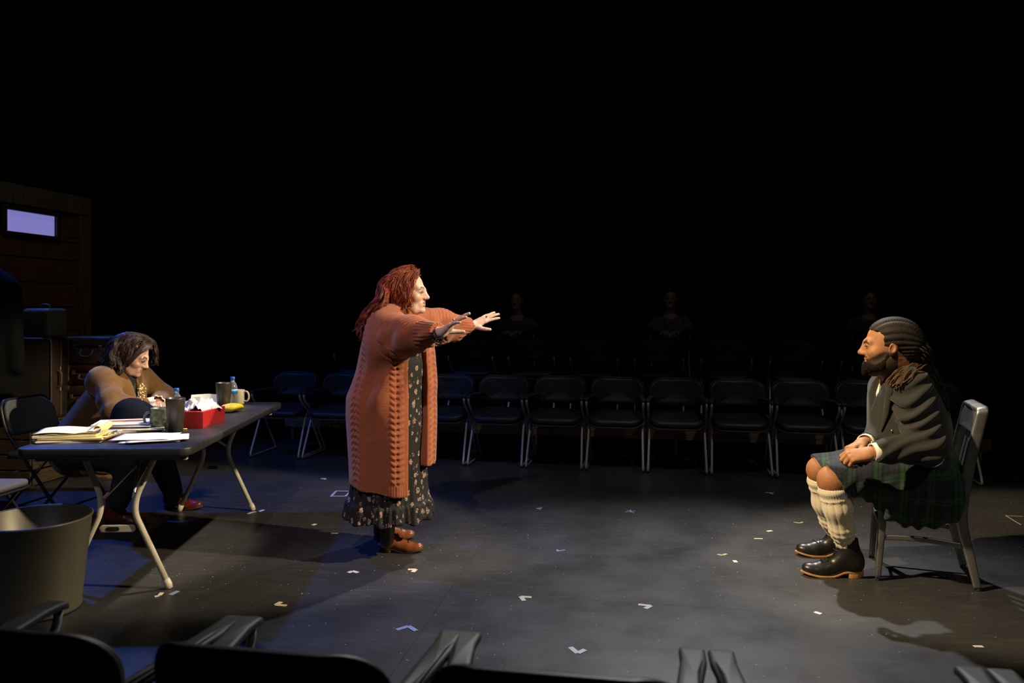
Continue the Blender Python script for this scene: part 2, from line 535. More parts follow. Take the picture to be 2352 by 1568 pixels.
def head_colors(V, M, sc, skin, lips, brow, male=False, beard=None, blush=None, jawdrop=0.0):
    M = np.asarray(M, float)
    L = (V - M[:3, 3]) @ M[:3, :3] / np.asarray(sc)
    x, y, z = L.T
    C = np.tile(np.array([*skin, 1.0]), (len(V), 1))
    def blend(col, w): C[:, :3] = C[:, :3] * (1 - w[:, None]) + np.array(col) * w[:, None]
    ay = np.abs(y)
    if blush is not None:
        blend(blush, .5 * np.exp(-(((x - .075) / .03) ** 2 + ((ay - .04) / .02) ** 2 + ((z + .03) / .02) ** 2)))
    zb = (.0185 if male else .0235) + .006 * np.sin(np.clip((ay - .010) / .038, 0, 1) * 2.4) - .012 * sstep(.036, .052, ay)
    blend(brow, .95 * sstep(.0085, .0045, np.abs(z - zb)) * sstep(.008, .013, ay) * sstep(.052, .044, ay) * (x > .045))
    if beard is not None:
        b = sstep(-.050, -.075, z + .45 * np.clip(.06 - x, 0, .08) - .028 * sstep(.06, .10, x) * 0)
        line = -.052 + .030 * sstep(.085, .020, x)      # cheek line climbs towards the ear
        b = sstep(line + .006, line - .008, z) * (x > -.03) * sstep(-.165, -.13, z)
        lipz = (x > .085) & (ay < .024) & (z > -.078) & (z < -.052)
        b = np.where(lipz, 0, b)
        mous = sstep(.004, .001, np.abs(z + .0485) - .0015) * (x > .088) * (ay < .027)
        blend(beard, np.clip(b * .93 + mous * .8, 0, .95))
    up = ((x - .0920) / .0125) ** 2 + (y / .0235) ** 2 + ((z + .0565) / .0072) ** 2
    lo_ = ((x - .0905) / .0125) ** 2 + (y / .020) ** 2 + ((z + .0695 + jawdrop) / .0078) ** 2
    blend(lips, .85 * sstep(1.25, .85, np.minimum(up, lo_)))
    ey = ((x - .092) / .016) ** 2 + ((ay - .032) / .019) ** 2 + ((z - .0015) / (.0048 if male else .0075)) ** 2
    blend(tuple(c * .35 for c in brow) if male else tuple(c * .4 for c in brow), .92 * sstep(1.3, .6, ey))
    return C
def eye_parts(T, R, g, parent, iris, m_white, m_iris, gaze=(1, 0, 0)):
    for q in (1, -1):
        c = T((.0790, q * .031, -.0005))
        e = obj('eye', sphere(.0128 * g, c, 14, 10), m_white, parent, world=True)
        d = R @ nrm(gaze)
        mb = MB(); mb.add(sphere(.0062 * g, c + d * .0088 * g, 12, 8))
        obj('iris', mb.vf(), m_iris, e, world=True)
def hand_ops(M, side=1, spread=(12, 3, -5, -14), curl=((8, 8, 6),) * 4, thumb=(38, 10, -14), tc=(10, 14), sc=1.0):
    """local x along the fingers, z out of the back of the hand, thumb on +y*side."""
    M = np.asarray(M, float)
    def T(p): p = np.asarray(p, float) * sc; return M[:3, :3] @ np.array([p[0], p[1] * side, p[2]]) + M[:3, 3]
    zn = M[:3, 2]
    kn = [(.088, .027, .001), (.092, .008, .004), (.087, -.011, .003), (.078, -.028, -.001)]
    o = chain([T((-.012, 0, 0)), T((.012, 0, 0))], [.0245 * sc, .024 * sc], .012, zn, 1.25)
    for (x, y, z) in kn:
        o.append((cap(T((.008, y * .45, 0)), T((x, y, z)), .0165 * sc, .0118 * sc), .012 * sc))
    o.append((ell(T((.035, .020, -.008)), np.array([.034, .017, .014]) * sc, M), .012 * sc))
    o.append((ell(T((.035, -.022, -.006)), np.array([.036, .013, .013]) * sc, M), .012 * sc))
    LN = [(.043, .026, .021), (.047, .030, .022), (.044, .028, .021), (.034, .021, .019)]
    RD = [.0092, .0095, .0090, .0080]
    for i in range(4):
        a = math.radians(spread[i]); p = np.array(kn[i]); el = 0.0
        r = RD[i]
        pts, rs = [p], [r * 1.12]
        for j in range(3):
            el += math.radians(curl[i][j])
            d = np.array([math.cos(a) * math.cos(el), math.sin(a) * math.cos(el), -math.sin(el)])
            p = p + d * LN[i][j]; pts.append(p); rs.append(r * (1.0, .92, .78)[j])
        o += [(cap(T(pts[j]), T(pts[j + 1]), rs[j] * sc, rs[j + 1] * sc), (.007 if j == 0 else .0025) * sc) for j in range(3)]
    az, _, elv = thumb
    p = np.array([.020, .020, -.006]); pts, rs = [p], [.0165]
    aa, ee = math.radians(az), math.radians(elv)
    for j, ln in enumerate((.040, .030, .026)):
        if j: aa -= math.radians(tc[j - 1])
        d = np.array([math.cos(aa) * math.cos(ee), math.sin(aa) * math.cos(ee), math.sin(ee)])
        p = p + d * ln; pts.append(p); rs.append((.0130, .0112, .0088)[j])
    o += [(cap(T(pts[j]), T(pts[j + 1]), rs[j] * sc, rs[j + 1] * sc), (.010, .003, .003)[j] * sc) for j in range(3)]
    return o, T, pts
def strands(guides, n, r0, r1, jit=.006, wave=.006, wl=.07, m=12, seg=4, seed=1, clump=9, stray=.04):
    """Hair: locks of tubes, each lock between two neighbouring guides."""
    r = np.random.default_rng(seed)
    res = []
    for g in [smoothpath(g, 6) for g in guides]:
        s = np.concatenate([[0], np.cumsum(np.linalg.norm(np.diff(g, axis=0), axis=1))])
        t = np.linspace(0, s[-1], m)
        res.append(np.stack([np.interp(t, s, g[:, i]) for i in range(3)], 1))
    mb = MB(); k = np.linspace(0, 1, m)
    for c in range(max(n // clump, 1)):
        i = r.integers(0, len(res) - 1); w = r.random()
        p = res[i] * (1 - w) + res[i + 1] * w
        L = np.linalg.norm(np.diff(p, axis=0), axis=1).sum(); off = r.normal(size=3) * jit
        ph = r.uniform(0, 6.28, 3); ww = wl * r.uniform(.75, 1.35)
        wv = np.stack([np.sin(k * L / ww * 6.28 + ph[c_]) for c_ in range(3)], 1) * wave * (k[:, None] * .9 + .1)
        cut = r.uniform(.80, 1.0)
        for _ in range(clump):
            o2 = r.normal(size=3) * (r0 * 2.4) * (2 if r.random() < stray else 1)
            q = p + off * (.5 + .8 * k[:, None]) + wv + o2 * (1 - .45 * k[:, None] ** 2)
            kk = k * cut * r.uniform(.92, 1.0)
            q = np.stack([np.interp(kk, k, q[:, c_]) for c_ in range(3)], 1)
            rr = r0 * r.uniform(.7, 1.25)
            mb.add(tube(q, [rr * .8, rr, rr * .9, r1], seg, cap=False))
    return mb.vf()

# ------------------------------------------------------------------ the room: black box theatre
A0 = math.radians(-9.5)
RD, ND = np.array([math.cos(A0), math.sin(A0), 0]), np.array([-math.sin(A0), math.cos(A0), 0])   # along a row of seats, and upstage
def floor_material():
    m = bpy.data.materials.new('black_stage_paint'); m.use_nodes = True
    N, L = m.node_tree.nodes, m.node_tree.links
    b = N['Principled BSDF']
    tc = N.new('ShaderNodeTexCoord').outputs['Object']
    def noise(sc, det, vec=tc, rough=.55):
        n = N.new('ShaderNodeTexNoise'); n.inputs['Scale'].default_value = sc; n.inputs['Detail'].default_value = det
        n.inputs['Roughness'].default_value = rough
        L.new(vec, n.inputs['Vector']); return n.outputs['Fac']
    def rng_(src, a, b_, c=0., d=1.):
        r = N.new('ShaderNodeMapRange'); r.inputs[1].default_value, r.inputs[2].default_value = a, b_
        r.inputs[3].default_value, r.inputs[4].default_value = c, d
        L.new(src, r.inputs[0]); return r.outputs[0]
    def mix(f, a, c2):
        x = N.new('ShaderNodeMix'); x.data_type = 'RGBA'
        L.new(f, x.inputs['Factor'])
        if isinstance(a, tuple): x.inputs[6].default_value = (*a, 1)
        else: L.new(a, x.inputs[6])
        x.inputs[7].default_value = (*c2, 1); return x.outputs[2]
    def math_(op, a, c2):
        x = N.new('ShaderNodeMath'); x.operation = op
        for i, q in enumerate((a, c2)):
            if isinstance(q, (int, float)): x.inputs[i].default_value = q
            else: L.new(q, x.inputs[i])
        return x.outputs[0]
    mp = N.new('ShaderNodeMapping'); mp.inputs['Scale'].default_value = (1, 5, 1); mp.inputs['Rotation'].default_value = (0, 0, .5)
    L.new(tc, mp.inputs[0])
    c = mix(rng_(noise(.9, 6), .35, .7), (.026, .026, .028), (.045, .045, .048))
    c = mix(rng_(noise(5, 8, mp.outputs[0], .7), .52, .72, 0, .55), c, (.075, .074, .074))
    def specks(sc, keep, rad):
        v = N.new('ShaderNodeTexVoronoi'); v.inputs['Scale'].default_value = sc; L.new(tc, v.inputs['Vector'])
        near = rng_(v.outputs['Distance'], rad, rad * .6)
        sp = N.new('ShaderNodeSeparateColor'); L.new(v.outputs['Color'], sp.inputs[0])
        return math_('MULTIPLY', near, math_('GREATER_THAN', sp.outputs[0], 1 - keep))
    c = mix(specks(30, .22, .11), c, (.32, .31, .28))
    c = mix(specks(10, .16, .05), c, (.5, .48, .42))
    L.new(c, b.inputs['Base Color'])
    L.new(rng_(noise(3, 6), .3, .7, .34, .52), b.inputs['Roughness'])
    b.inputs['Specular IOR Level'].default_value = .45
    bp = N.new('ShaderNodeBump'); bp.inputs['Strength'].default_value = .12; bp.inputs['Distance'].default_value = .003
    L.new(noise(60, 4), bp.inputs['Height']); L.new(bp.outputs[0], b.inputs['Normal'])
    return m
M_floor = floor_material()
M_black = pm('black_velour', (.0035, .0035, .0038), .95, spec=.05)
M_sub = pm('floor_underlay', (.012, .012, .012), .9)
X0, X1, Y0, Y1, ZT = -7.5, 8.0, -4.5, 13.0, 8.5
fl = obj('floor', box(X1 - X0, Y1 - Y0, .1, c=((X0 + X1) / 2, (Y0 + Y1) / 2, -.068)), M_sub); tag(fl, kind='structure')
PW, PL = 2.44, 1.22
pv = box(PW - .0012, PL - .0012, .018, 0, 1, c=(0, 0, -.009))
pme = None
for i in range(-5, 6):
    for j in range(-5, 12):
        c = RD * (-.92 + PW * (i + .5)) + ND * (PL * (j + .5))
        if not (X0 + 1.25 < c[0] < X1 - 1.25 and Y0 + .7 < c[1] < Y1 - .7): continue
        V = xf(pv, np.array(Matrix.Rotation(A0, 4, 'Z')))[0] + c
        o = obj('floor_panel', (V, pv[1]), M_floor, fl, smooth=False)
for nm, sx, sy, sz, c in (('wall_back', X1 - X0, .1, ZT, ((X0 + X1) / 2, Y1 + .05, ZT / 2)), ('wall_front', X1 - X0, .1, ZT, ((X0 + X1) / 2, Y0 - .05, ZT / 2)),
                          ('wall_left', .1, Y1 - Y0, ZT, (X0 - .05, (Y0 + Y1) / 2, ZT / 2)), ('wall_right', .1, Y1 - Y0, ZT, (X1 + .05, (Y0 + Y1) / 2, ZT / 2)),
                          ('ceiling', X1 - X0, Y1 - Y0, .1, ((X0 + X1) / 2, (Y0 + Y1) / 2, ZT + .05))):
    tag(obj(nm, box(sx, sy, sz, c=c), M_black, smooth=False), kind='structure')

# ------------------------------------------------------------------ audience armchairs
M_vinyl = pm('black_vinyl', (.020, .020, .021), .46, spec=.4, bump=.15, bscale=260)
M_armpl = pm('black_arm_plastic', (.030, .028, .026), .6)
M_grey = pm('grey_enamel_tube', (.50, .49, .47), .4, metal=.3)
M_shell = pm('black_back_shell', (.012, .012, .012), .5)

def armchair_proto(xa=.236, hw=.019, fw=.0195):
    t = empty('audience_armchair')
    def seat_fn(V):
        V = V.copy(); y = V[:, 1]
        V[:, 2] += .425 - .035 * sstep(-.13, -.24, y) + .012 * sstep(.0, .2, y); return V
    obj('seat', slab(rrect(.455, .45, [.13, .13, .10, .10], 8), .052, .022, seat_fn, .014), M_vinyl, t)
    obj('seat_rim', slab(rrect(.46, .455, [.13, .13, .10, .10], 8), .012, .005, lambda V: seat_fn(V) - np.array([0, 0, .033])), M_armpl, t)
    def back(V, d=0.0):
        x, h, q = V[:, 0], V[:, 1], V[:, 2]
        z = .632 + h * .985; y = .215 + (h + .11) * .16 - 1.75 * x * x + q
        return np.stack([x, y + d, z], 1)
    obj('backrest', slab(rrect(.455, .225, [.10, .10, .055, .055], 9), .036, .017, lambda V: back(V), .012), M_vinyl, t)
    obj('back_shell', slab(rrect(.475, .245, [.105, .105, .06, .06], 9), .014, .006, lambda V: back(V, .025)), M_shell, t)
    for s in (-1, 1):
        x = s * xa
        p = [(x, -.235, .585), (x, -.225, .54), (x, -.05, .405), (x, .215, .03), (x, .235, .012), (x, .20, .012), (x, -.235, .012), (x, -.262, .02), (x, -.25, .055), (x - s * .012, -.075, .40), (x - s * .03, -.02, .41)]
        obj('side_frame', tube(fillet(p, .035, 4), .0105, 8), M_grey, t)
        out = np.array([(-hw, .17), (hw, .17), (fw, -.19), (fw, -.250), (-fw, -.250), (-fw, -.19)])
        def arm(V, x=x, s=s):
            y = V[:, 1]
            return np.stack([x + V[:, 0] + s * .0 - s * .05 * sstep(.02, .19, y), y, .603 + V[:, 2] - .007 * sstep(-.22, -.25, y) - .012 * sstep(.05, .17, y)], 1)
        outp = np.array(fillet([(*q, 0) for q in out], .022, 3, True))[:, :2]
        obj('armrest', slab(outp, .020, .008, arm, .003, 2), M_armpl, t)
    obj('crossbar', tube([(-xa, -.02, .405), (xa, -.02, .405)], .010, 8), M_grey, t)
    for q in (-.12, .12): obj('back_bracket', box(.05, .012, .20, .004, 1, c=(q, .205, .50)), M_shell, t)
    return t
chair_proto = armchair_proto()
ORD = ['leftmost', 'second', 'third', 'fourth', 'fifth', 'sixth', 'seventh', 'eighth', 'ninth', 'tenth', 'eleventh', 'rightmost']
first = True
La, Lb = G(690, 1055), G(1780, 1098)
rd = nrm(Lb - La); pitch = np.linalg.norm(Lb - La) / 8; rz = math.atan2(rd[1], rd[0]); nd = np.array([-rd[1], rd[0], 0])
for i in range(12):
    c = La + rd * pitch * (i - .5) + nd * .26
    o = chair_proto if first else copy_tree(chair_proto)
    first = False
    o.location = c; o.rotation_euler = (0, 0, rz)
    w = ORD[i] + (' from the left' if 0 < i < 11 else '')
    ex = ''
    tag(o, f'black armchair, {w}, in the row facing us across the stage{ex}', 'chair', 'armchairs in the row across the stage')
    ROW_END = c
# riser behind the row
RA, RB = np.array([-2.33, 8.0, 0]), np.array([4.05, 6.60, 0])
rr = nrm(RB - RA); rn = np.array([-rr[1], rr[0], 0]); RL = np.linalg.norm(RB - RA)
M_rwood = pm('dark_riser_wood', (.30, .19, .12), .6, var=.5, vscale=6, stretch=(1, 1, 14))
M_rdeck = pm('riser_deck_black', (.016, .016, .016), .7)
t = empty('audience_riser', RA, 0, 'low dark wooden platform on short legs behind the row of armchairs', 'platform')
def rloc(a, b, z): return RA + rr * a + rn * b + np.array([0, 0, z])
Mr = np.eye(4); Mr[:3, 0], Mr[:3, 1] = rr, rn
n = 5
for k in range(n):
    w = RL / n
    obj('deck_panel', xf(box(w - .006, 2.3, .03, .003, 1), np.block([[Mr[:3, :3], rloc(w * (k + .5), 1.16, .275)[:, None]], [0, 0, 0, 1]])), M_rdeck, t, world=True, smooth=False)
    for zz, hh in ((.232, .054), (.182, .042)):
        obj('fascia_board', xf(box(w - .008, .02, hh, .003, 1), np.block([[Mr[:3, :3], rloc(w * (k + .5), .02, zz)[:, None]], [0, 0, 0, 1]])), M_rwood, t, world=True, smooth=False)
for k in range(n + 1):
    for b in (.06, 2.2):
        a = min(max(RL / n * k, .07), RL - .07)
        obj('leg', tube([rloc(a, b, .0), rloc(a, b, .262)], .016, 8), M_grey, t, world=True)
for k in range(9):
    c = rloc(.55 + k * .64, .75, .290)
    o = copy_tree(chair_proto); o.location = c; o.rotation_euler = (0, 0, math.atan2(rr[1], rr[0]))
    w = ['leftmost', 'second', 'third', 'fourth', 'fifth', 'sixth', 'seventh', 'eighth', 'rightmost'][k] + (' from the left' if 0 < k < 8 else '')
    tag(o, f'black armchair on the dark platform, {w}, behind the lit row', 'chair', 'armchairs on the dark platform')
# near row, seen from behind
pa = [np.array(p) for p in ((-1.28, 1.95, 0), (-.735, 1.842, 0), (-.18, 1.748, 0), (.375, 1.652, 0), (.925, 1.560, 0), (1.475, 1.466, 0))]
lab = ['leftmost black armchair seen from behind at the bottom, below the grey bin', 'second black armchair from the left in the nearest row, seen from behind',
       'third black armchair from the left in the nearest row, seen from behind', 'fourth black armchair from the left in the nearest row, only its top edge showing',
       'rightmost black armchair of the nearest row, only an armrest in view']
near_proto = armchair_proto(.249, .020, .0285)
for i in range(5):
    d = nrm(pa[i + 1] - pa[i]); nn = np.array([-d[1], d[0], 0])
    c = (pa[i] + pa[i + 1]) / 2 - nn * .165 + d * (.085, .065, .04, .04, .04)[i]
    o = near_proto if i == 0 else copy_tree(near_proto); o.location = c; o.rotation_euler = (0, 0, math.atan2(d[1], d[0]) + math.pi)
    tag(o, lab[i], 'chair', 'armchairs of the nearest row')

# ------------------------------------------------------------------ folding table
M_ttop = pm('dark_table_plastic', (.030, .030, .032), .42, bump=.25, bscale=320, var=.25, vscale=30)
M_tleg = pm('grey_table_leg', (.62, .56, .45), .42, var=.15, vscale=8)
TD = nrm((-.055, .9985, 0)); TL = np.array([-TD[1], TD[0], 0]) ; TL = -np.array([TD[1], -TD[0], 0])
NRc = np.array([-1.497, 3.64, 0]); TLEN, TWID, TZ = 1.82, .80, .712
TC = NRc + TD * TLEN / 2 + TL * TWID / 2
tz = math.atan2(TD[1], TD[0]) - math.pi / 2
table = empty('folding_table', TC, tz, 'long dark plastic folding table with grey bowed legs, papers and cups on it', 'table')
obj('tabletop', slab(rrect(TWID, TLEN, .055, 6), .042, .010, lambda V: V + np.array([0, 0, TZ - .021])), M_ttop, table, auto=40)
obj('table_apron', MB().add(box(TWID - .10, .03, .035, c=(0, -.80, TZ - .058))).add(box(TWID - .10, .03, .035, c=(0, .80, TZ - .058))).add(box(.03, TLEN - .2, .03, c=(-.31, 0, TZ - .056))).add(box(.03, TLEN - .2, .03, c=(.31, 0, TZ - .056))).vf(), M_grey, table, smooth=False)
for e in (-1, 1):
    y = e * (TLEN / 2 - .17)
    for s in (-1, 1):
        pts = [(s * .175, y - e * .03, .675), (s * .165, y - e * .025, .63), (s * .085, y - e * .012, .45), (s * .080, y, .37), (s * .235, y, .03)]
        lg = obj('leg', tube(fillet(pts, .10, 6), .0145, 10), M_tleg, table)
        obj('leg_cap', tube([(s * .228, y, .045), (s * .2385, y, .022), (s * .245, y, .002)], [.0175, .019, .0165], 10), M_tleg, lg)
    br = obj('leg_brace', slab(rrect(.17, .036, .017, 4), .012, .004, lambda V: np.stack([V[:, 0], y + V[:, 2], .295 + V[:, 1]], 1)), M_tleg, table)
    lb = obj('brace_label', slab(rrect(.062, .020, .0095, 4), .002, .0008, lambda V: np.stack([V[:, 0] - .02, y - .0068 + V[:, 2], .295 + V[:, 1]], 1)), M_shell, br)
    br['label'] = 'pale crossbar with a dark oval plate'
    obj('brace_strut', MB().add(tube([(-.07, y - e * .01, .44), (0, y - e * .25, .57), (0, y - e * .42, .665)], .008, 8)).add(tube([(.07, y - e * .01, .44), (0, y - e * .25, .57)], .008, 8)).vf(), M_grey, table)

# ------------------------------------------------------------------ things on the table
tt = TZ + .0005
def TP(u, v, z=tt): return G(u, v, z)
M_tumb = pm('black_tumbler_glaze', (.040, .034, .030), .36, var=.2, vscale=40)
def tumbler(p, label):
    o = obj('tumbler', lathe([(.001, .004), (.034, .0), (.037, .003), (.050, .172), (.0495, .1755), (.0465, .175), (.034, .012), (.001, .010)], 36, False, False), M_tumb, loc=p)
    return tag(o, label, 'cup', 'black tumblers')
tumbler(TP(403, 990), 'tall black tumbler in front of a water bottle, beside the green mug')
tumbler(P(514, 880 + .169 * 360, 5.0) * [1, 1, 0] + [0, 0, tt], 'tall black tumbler at the far end beside the cream mug and labelled bottle')
M_green = pm('green_glazed_stoneware', (.30, .36, .25), .32, var=.55, vscale=38, bump=.8, bscale=50, c2=(.07, .09, .05))
p = TP(368, 986)
mug = obj('green_mug', lathe([(.001, .003), (.036, 0), (.044, .006), (.052, .035), (.052, .075), (.046, .098), (.049, .113), (.0475, .116), (.043, .112), (.041, .096), (.046, .06), (.036, .012), (.001, .010)], 36, False, False), M_green, loc=p)
tag(mug, 'squat green patterned stoneware mug in front of the seated woman', 'cup')
obj('handle', tube(smoothpath([(-.045, -.012, .095), (-.066, -.02, .088), (-.075, -.024, .062), (-.066, -.022, .035), (-.045, -.014, .025)], 5), .0065, 8), M_green, mug)
M_cream = pm('cream_glaze', (.66, .58, .42), .35)
p = TP(548, 927)
mg = obj('cream_mug', lathe([(.001, .004), (.036, 0), (.040, .004), (.040, .090), (.041, .096), (.0385, .096), (.036, .088), (.036, .010), (.001, .008)], 32, False, False), M_cream, loc=p)
tag(mg, 'cream diner mug with round handle at the far end of the table', 'cup')
obj('handle', tube(smoothpath([(.036, -.005, .082), (.058, -.008, .084), (.071, -.01, .066), (.072, -.01, .038), (.058, -.008, .020), (.036, -.005, .022)], 5), .0065, 8), M_cream, mg)
# water bottles
M_pet = pm('clear_bottle_plastic', (.80, .87, .98), .10, trans=.9, spec=.5)
M_blue = pm('blue_cap_plastic', (.02, .12, .55), .4)
M_lab = pm('blue_bottle_label', (.03, .22, .58), .45)
M_labw = pm('white_label_band', (.8, .85, .9), .45)
def bottle(p, label, with_label):
    b = obj('water_bottle', lathe([(.001, .006), (.024, .0), (.031, .004), (.0315, .03), (.030, .034), (.0315, .04), (.0300, .055), (.0315, .07), (.030, .085), (.0315, .095), (.0315, .125), (.029, .142), (.021, .162), (.0135, .174), (.012, .186), (.012, .19)], 28, False, True), M_pet, loc=p)
    tag(b, label, 'bottle', 'water bottles')
    c = obj('cap', lathe([(.0135, .186), (.0148, .188), (.0148, .201), (.0135, .2035), (.001, .204)], 24, True, False), M_blue, b)
    if with_label:
        l = obj('label_band', lathe([(.0318, .098), (.0322, .098), (.0322, .140 - .016), (.0318, .124)], 28, False, False), M_lab, b); l['label'] = 'blue paper label with pale band'
        obj('label_stripe', lathe([(.0323, .117), (.03255, .117), (.03255, .122), (.0323, .122)], 28, False, False), M_labw, l)
    return b
bottle(np.array([(405 - CU) / 413, 4.36, tt]), 'clear water bottle with blue cap behind the nearer black tumbler', False)
bottle(np.array([(536 - CU) / 352, 5.10, tt]), 'clear water bottle with blue cap and blue label by the cream mug', True)
# tissue box
M_red = pm('red_tissue_carton', (.42, .018, .020), .45, var=.12, vscale=30)
pA, pB = TP(466, 983), TP(514, 968)
ax = nrm(pB - pA); lf = np.array([-ax[1], ax[0], 0]); BL, BW, BH = .265, .125, .088
cc = pA + ax * BL / 2 + lf * BW / 2
rzb = math.atan2(ax[1], ax[0]) - math.pi / 2
tb = empty('tissue_box', cc, rzb, 'red cardboard tissue box with tissues pulled up from its open top', 'box')
mb = MB()
th = .003
mb.add(box(BW, BL, th, c=(0, 0, th / 2)))
for s in (-1, 1):
    mb.add(box(th, BL, BH, .001, 1, c=(s * (BW / 2 - th / 2), 0, BH / 2))); mb.add(box(BW - 2 * th, th, BH, .001, 1, c=(0, s * (BL / 2 - th / 2), BH / 2)))
    mb.add(box(.022, BL - .008, th, c=(s * (BW / 2 - .013), 0, BH - th / 2))); mb.add(box(BW - .05, .03, th, c=(0, s * (BL / 2 - .018), BH - th / 2)))
obj('carton', mb.vf(), M_red, tb, smooth=False)
M_tis = pm('white_tissue', (.86, .84, .85), .85, bump=.3, bscale=60)
def crumple(sx, sy, h, seed, amp=.02):
    r = np.random.default_rng(seed)
    def fn(u, v):
        x, y = (u - .5) * sx, (v - .5) * sy
        P3 = np.stack([x, y, np.zeros_like(x)], 1)
        d = np.abs(((u * 7 + r.uniform()) % 2) - 1) * amp + np.abs(((v * 5 + u * 3 + r.uniform()) % 2) - 1) * amp
        rr_ = np.sqrt(((u - .5) * 2) ** 2 + ((v - .5) * 2) ** 2)
        z = h * np.clip(1 - rr_ * .8, 0, 1) + d + wob(P3, 40, seed) * amp * .8
        return np.stack([x * (.7 + .3 * rr_) + wob(P3, 30, seed + 3) * amp, y * (.7 + .3 * rr_) + wob(P3, 30, seed + 5) * amp, z], 1)
    V, Fc = grid(fn, 16, 16)
    return sheet(V - np.array([0, 0, V[:, 2].min()]), Fc, .0012)
def lift(VF, dz): return VF[0] + np.array([0, 0, dz]), VF[1]
obj('tissue', lift(crumple(.10, .14, .065, 3, .018), BH - .016), M_tis, tb, smooth=False)
obj('tissue', xf(crumple(.12, .10, .05, 8, .016), mv(-.015, .055, BH - .010)), M_tis, tb, smooth=False)
M_paper = pm('white_paper', (.88, .87, .87), .7)
M_paper2 = pm('grey_white_paper', (.62, .61, .63), .7)
p = TP(478, 949)
o = obj('crumpled_paper', xf(crumple(.17, .13, .075, 12, .016), mv()), M_paper, loc=TP(440, 950), smooth=False); tag(o, 'loosely crumpled white paper heaped behind the red tissue box', 'paper')
def bentcard(u, v):
    return np.stack([(u - .5) * .20, .02 * np.sin(u * 3) + .035 * v, v * .085 - .01 * np.abs(u - .5)], 1)
V, Fc = grid(bentcard, 10, 6)
V2 = np.concatenate([V, V + [0, .0015, 0]]); n_ = len(V)
V2[:, 2] -= V2[:, 2].min()
o = obj('propped_card', (V2, Fc + [tuple(i + n_ for i in f[::-1]) for f in Fc]), M_paper, loc=TP(470, 938)); tag(o, 'white sheet propped upright behind the red tissue box', 'paper')
# yellow pad
M_yel = pm('bright_yellow_cover', (.80, .62, .02), .45)
def yl(V):
    V = V.copy(); V[:, 2] += .016 + .016 * np.cos(np.clip(V[:, 1] / .075, -1, 1) * 1.5); return V
o = obj('yellow_pouch', xf(slab(rrect(.11, .15, .045, 6), .034, .016, yl, .004), rot('Z', -12)), M_yel, loc=TP(533, 945)); tag(o, 'bright yellow soft pouch lying behind the red tissue box', 'pouch')
o = obj('yellow_crumb', xf(box(.022, .012, .006, .002, 1, c=(0, 0, .003)), rot('Z', 30)), M_yel, loc=TP(425, 986)); tag(o, 'tiny yellow scrap on the table against the nearer tumbler', 'scrap')
# papers
def page(w, l, curl=0.0, seed=0, lift_=0.0, t=.0012):
    def fn(u, v):
        x, y = (u - .5) * w, (v - .5) * l
        q = np.stack([x, y, 0 * x], 1)
        return np.stack([x, y, .002 + np.abs(wob(q, 9, seed)) * .003 + curl * np.clip(u - .7, 0, 1) ** 2 * 11 * .09 + lift_ * np.clip(v - .6, 0, 1) ** 2], 1)
    V, Fc = grid(fn, 12, 12)
    return sheet(V, Fc, t)
stkc = TP(352, 1009)
for i, (dx, dy, a, cu, du) in enumerate(((0, 0, -76, .015, 0), (.030, -.012, -68, .05, 1), (-.05, .03, -83, .01, 0))):
    z = .0008 + i * .0034
    o = obj('loose_sheet', xf(page(.216, .279, cu, 20 + i), rot('Z', a)), M_paper if du == 0 else M_paper, loc=stkc + [dx, dy, z])
    tag(o, ['bottom white sheet of the loose papers at the near table edge', 'white sheet with a lifted corner among loose papers at the near table edge', 'top white sheet of the loose papers at the near table edge'][i], 'paper', 'loose sheets at the near table edge')
# far stack with pencil
sc_ = np.array([-2.02, 4.185, tt])
M_blk = pm('dark_folder', (.03, .03, .05), .5)
z = 0.0
lb_ = ['lowest white sheaf of the paper pile left of the green mug', 'second white sheaf up in the pile left of the green mug', 'thin dark folder inside the paper pile left of the green mug', 'white sheaf above the dark folder, left of the green mug', 'topmost white sheaf of the pile, under the orange pencil']
for i, (dx, dy, a, hh, mt, nm) in enumerate(((0, 0, -62, .010, M_paper2, 'paper_sheaf'), (.02, .004, -75, .008, M_paper, 'paper_sheaf'), (-.02, 0, -66, .004, M_blk, 'folder'), (-.03, .015, -80, .008, M_paper2, 'paper_sheaf'), (-.05, .02, -72, .008, M_paper, 'paper_sheaf'))):
    mb = MB()
    nl = 3 if nm == 'paper_sheaf' else 1
    for k in range(nl):
        r_ = np.random.default_rng(50 + i * 5 + k)
        mb.add(xf(box(.216, .279, hh / nl * .9, 0, c=(r_.uniform(-.008, .008), r_.uniform(-.008, .008), hh * (k + .5) / nl)), rot('Z', a + r_.uniform(-5, 5))))
    o = obj(nm, mb.vf(), mt, loc=sc_ + [dx, dy, z], smooth=False); tag(o, lb_[i], 'folder' if nm == 'folder' else 'paper', 'papers piled left of the green mug')
    z += hh + .0006
M_orange = pm('orange_pencil_paint', (.75, .26, .02), .4)
M_lead = pm('pencil_wood', (.55, .36, .20), .6)
def pencil(c, a, label):
    o = obj('pencil', xf(tube([(-.085, 0, .0042), (.075, 0, .0042)], .0042, 6), rot('Z', a)), M_orange, loc=c, smooth=False); tag(o, label, 'pencil', 'pencils')
    obj('pencil_tip', xf(tube([(.075, 0, .0042), (.094, 0, .0042)], [.0042, .0007], 6), rot('Z', a)), M_lead, o)
    obj('eraser', xf(tube([(-.085, 0, .0042), (-.097, 0, .0042)], .0043, 8), rot('Z', a)), M_red, o)
pencil(sc_ + [-.035, .015, z + .0006], 12, 'orange pencil lying on top of the paper pile left of the green mug')
pencil(TP(342, 949) + [0, 0, .001], 8, 'yellow-orange pencil on the bare table behind the green mug')
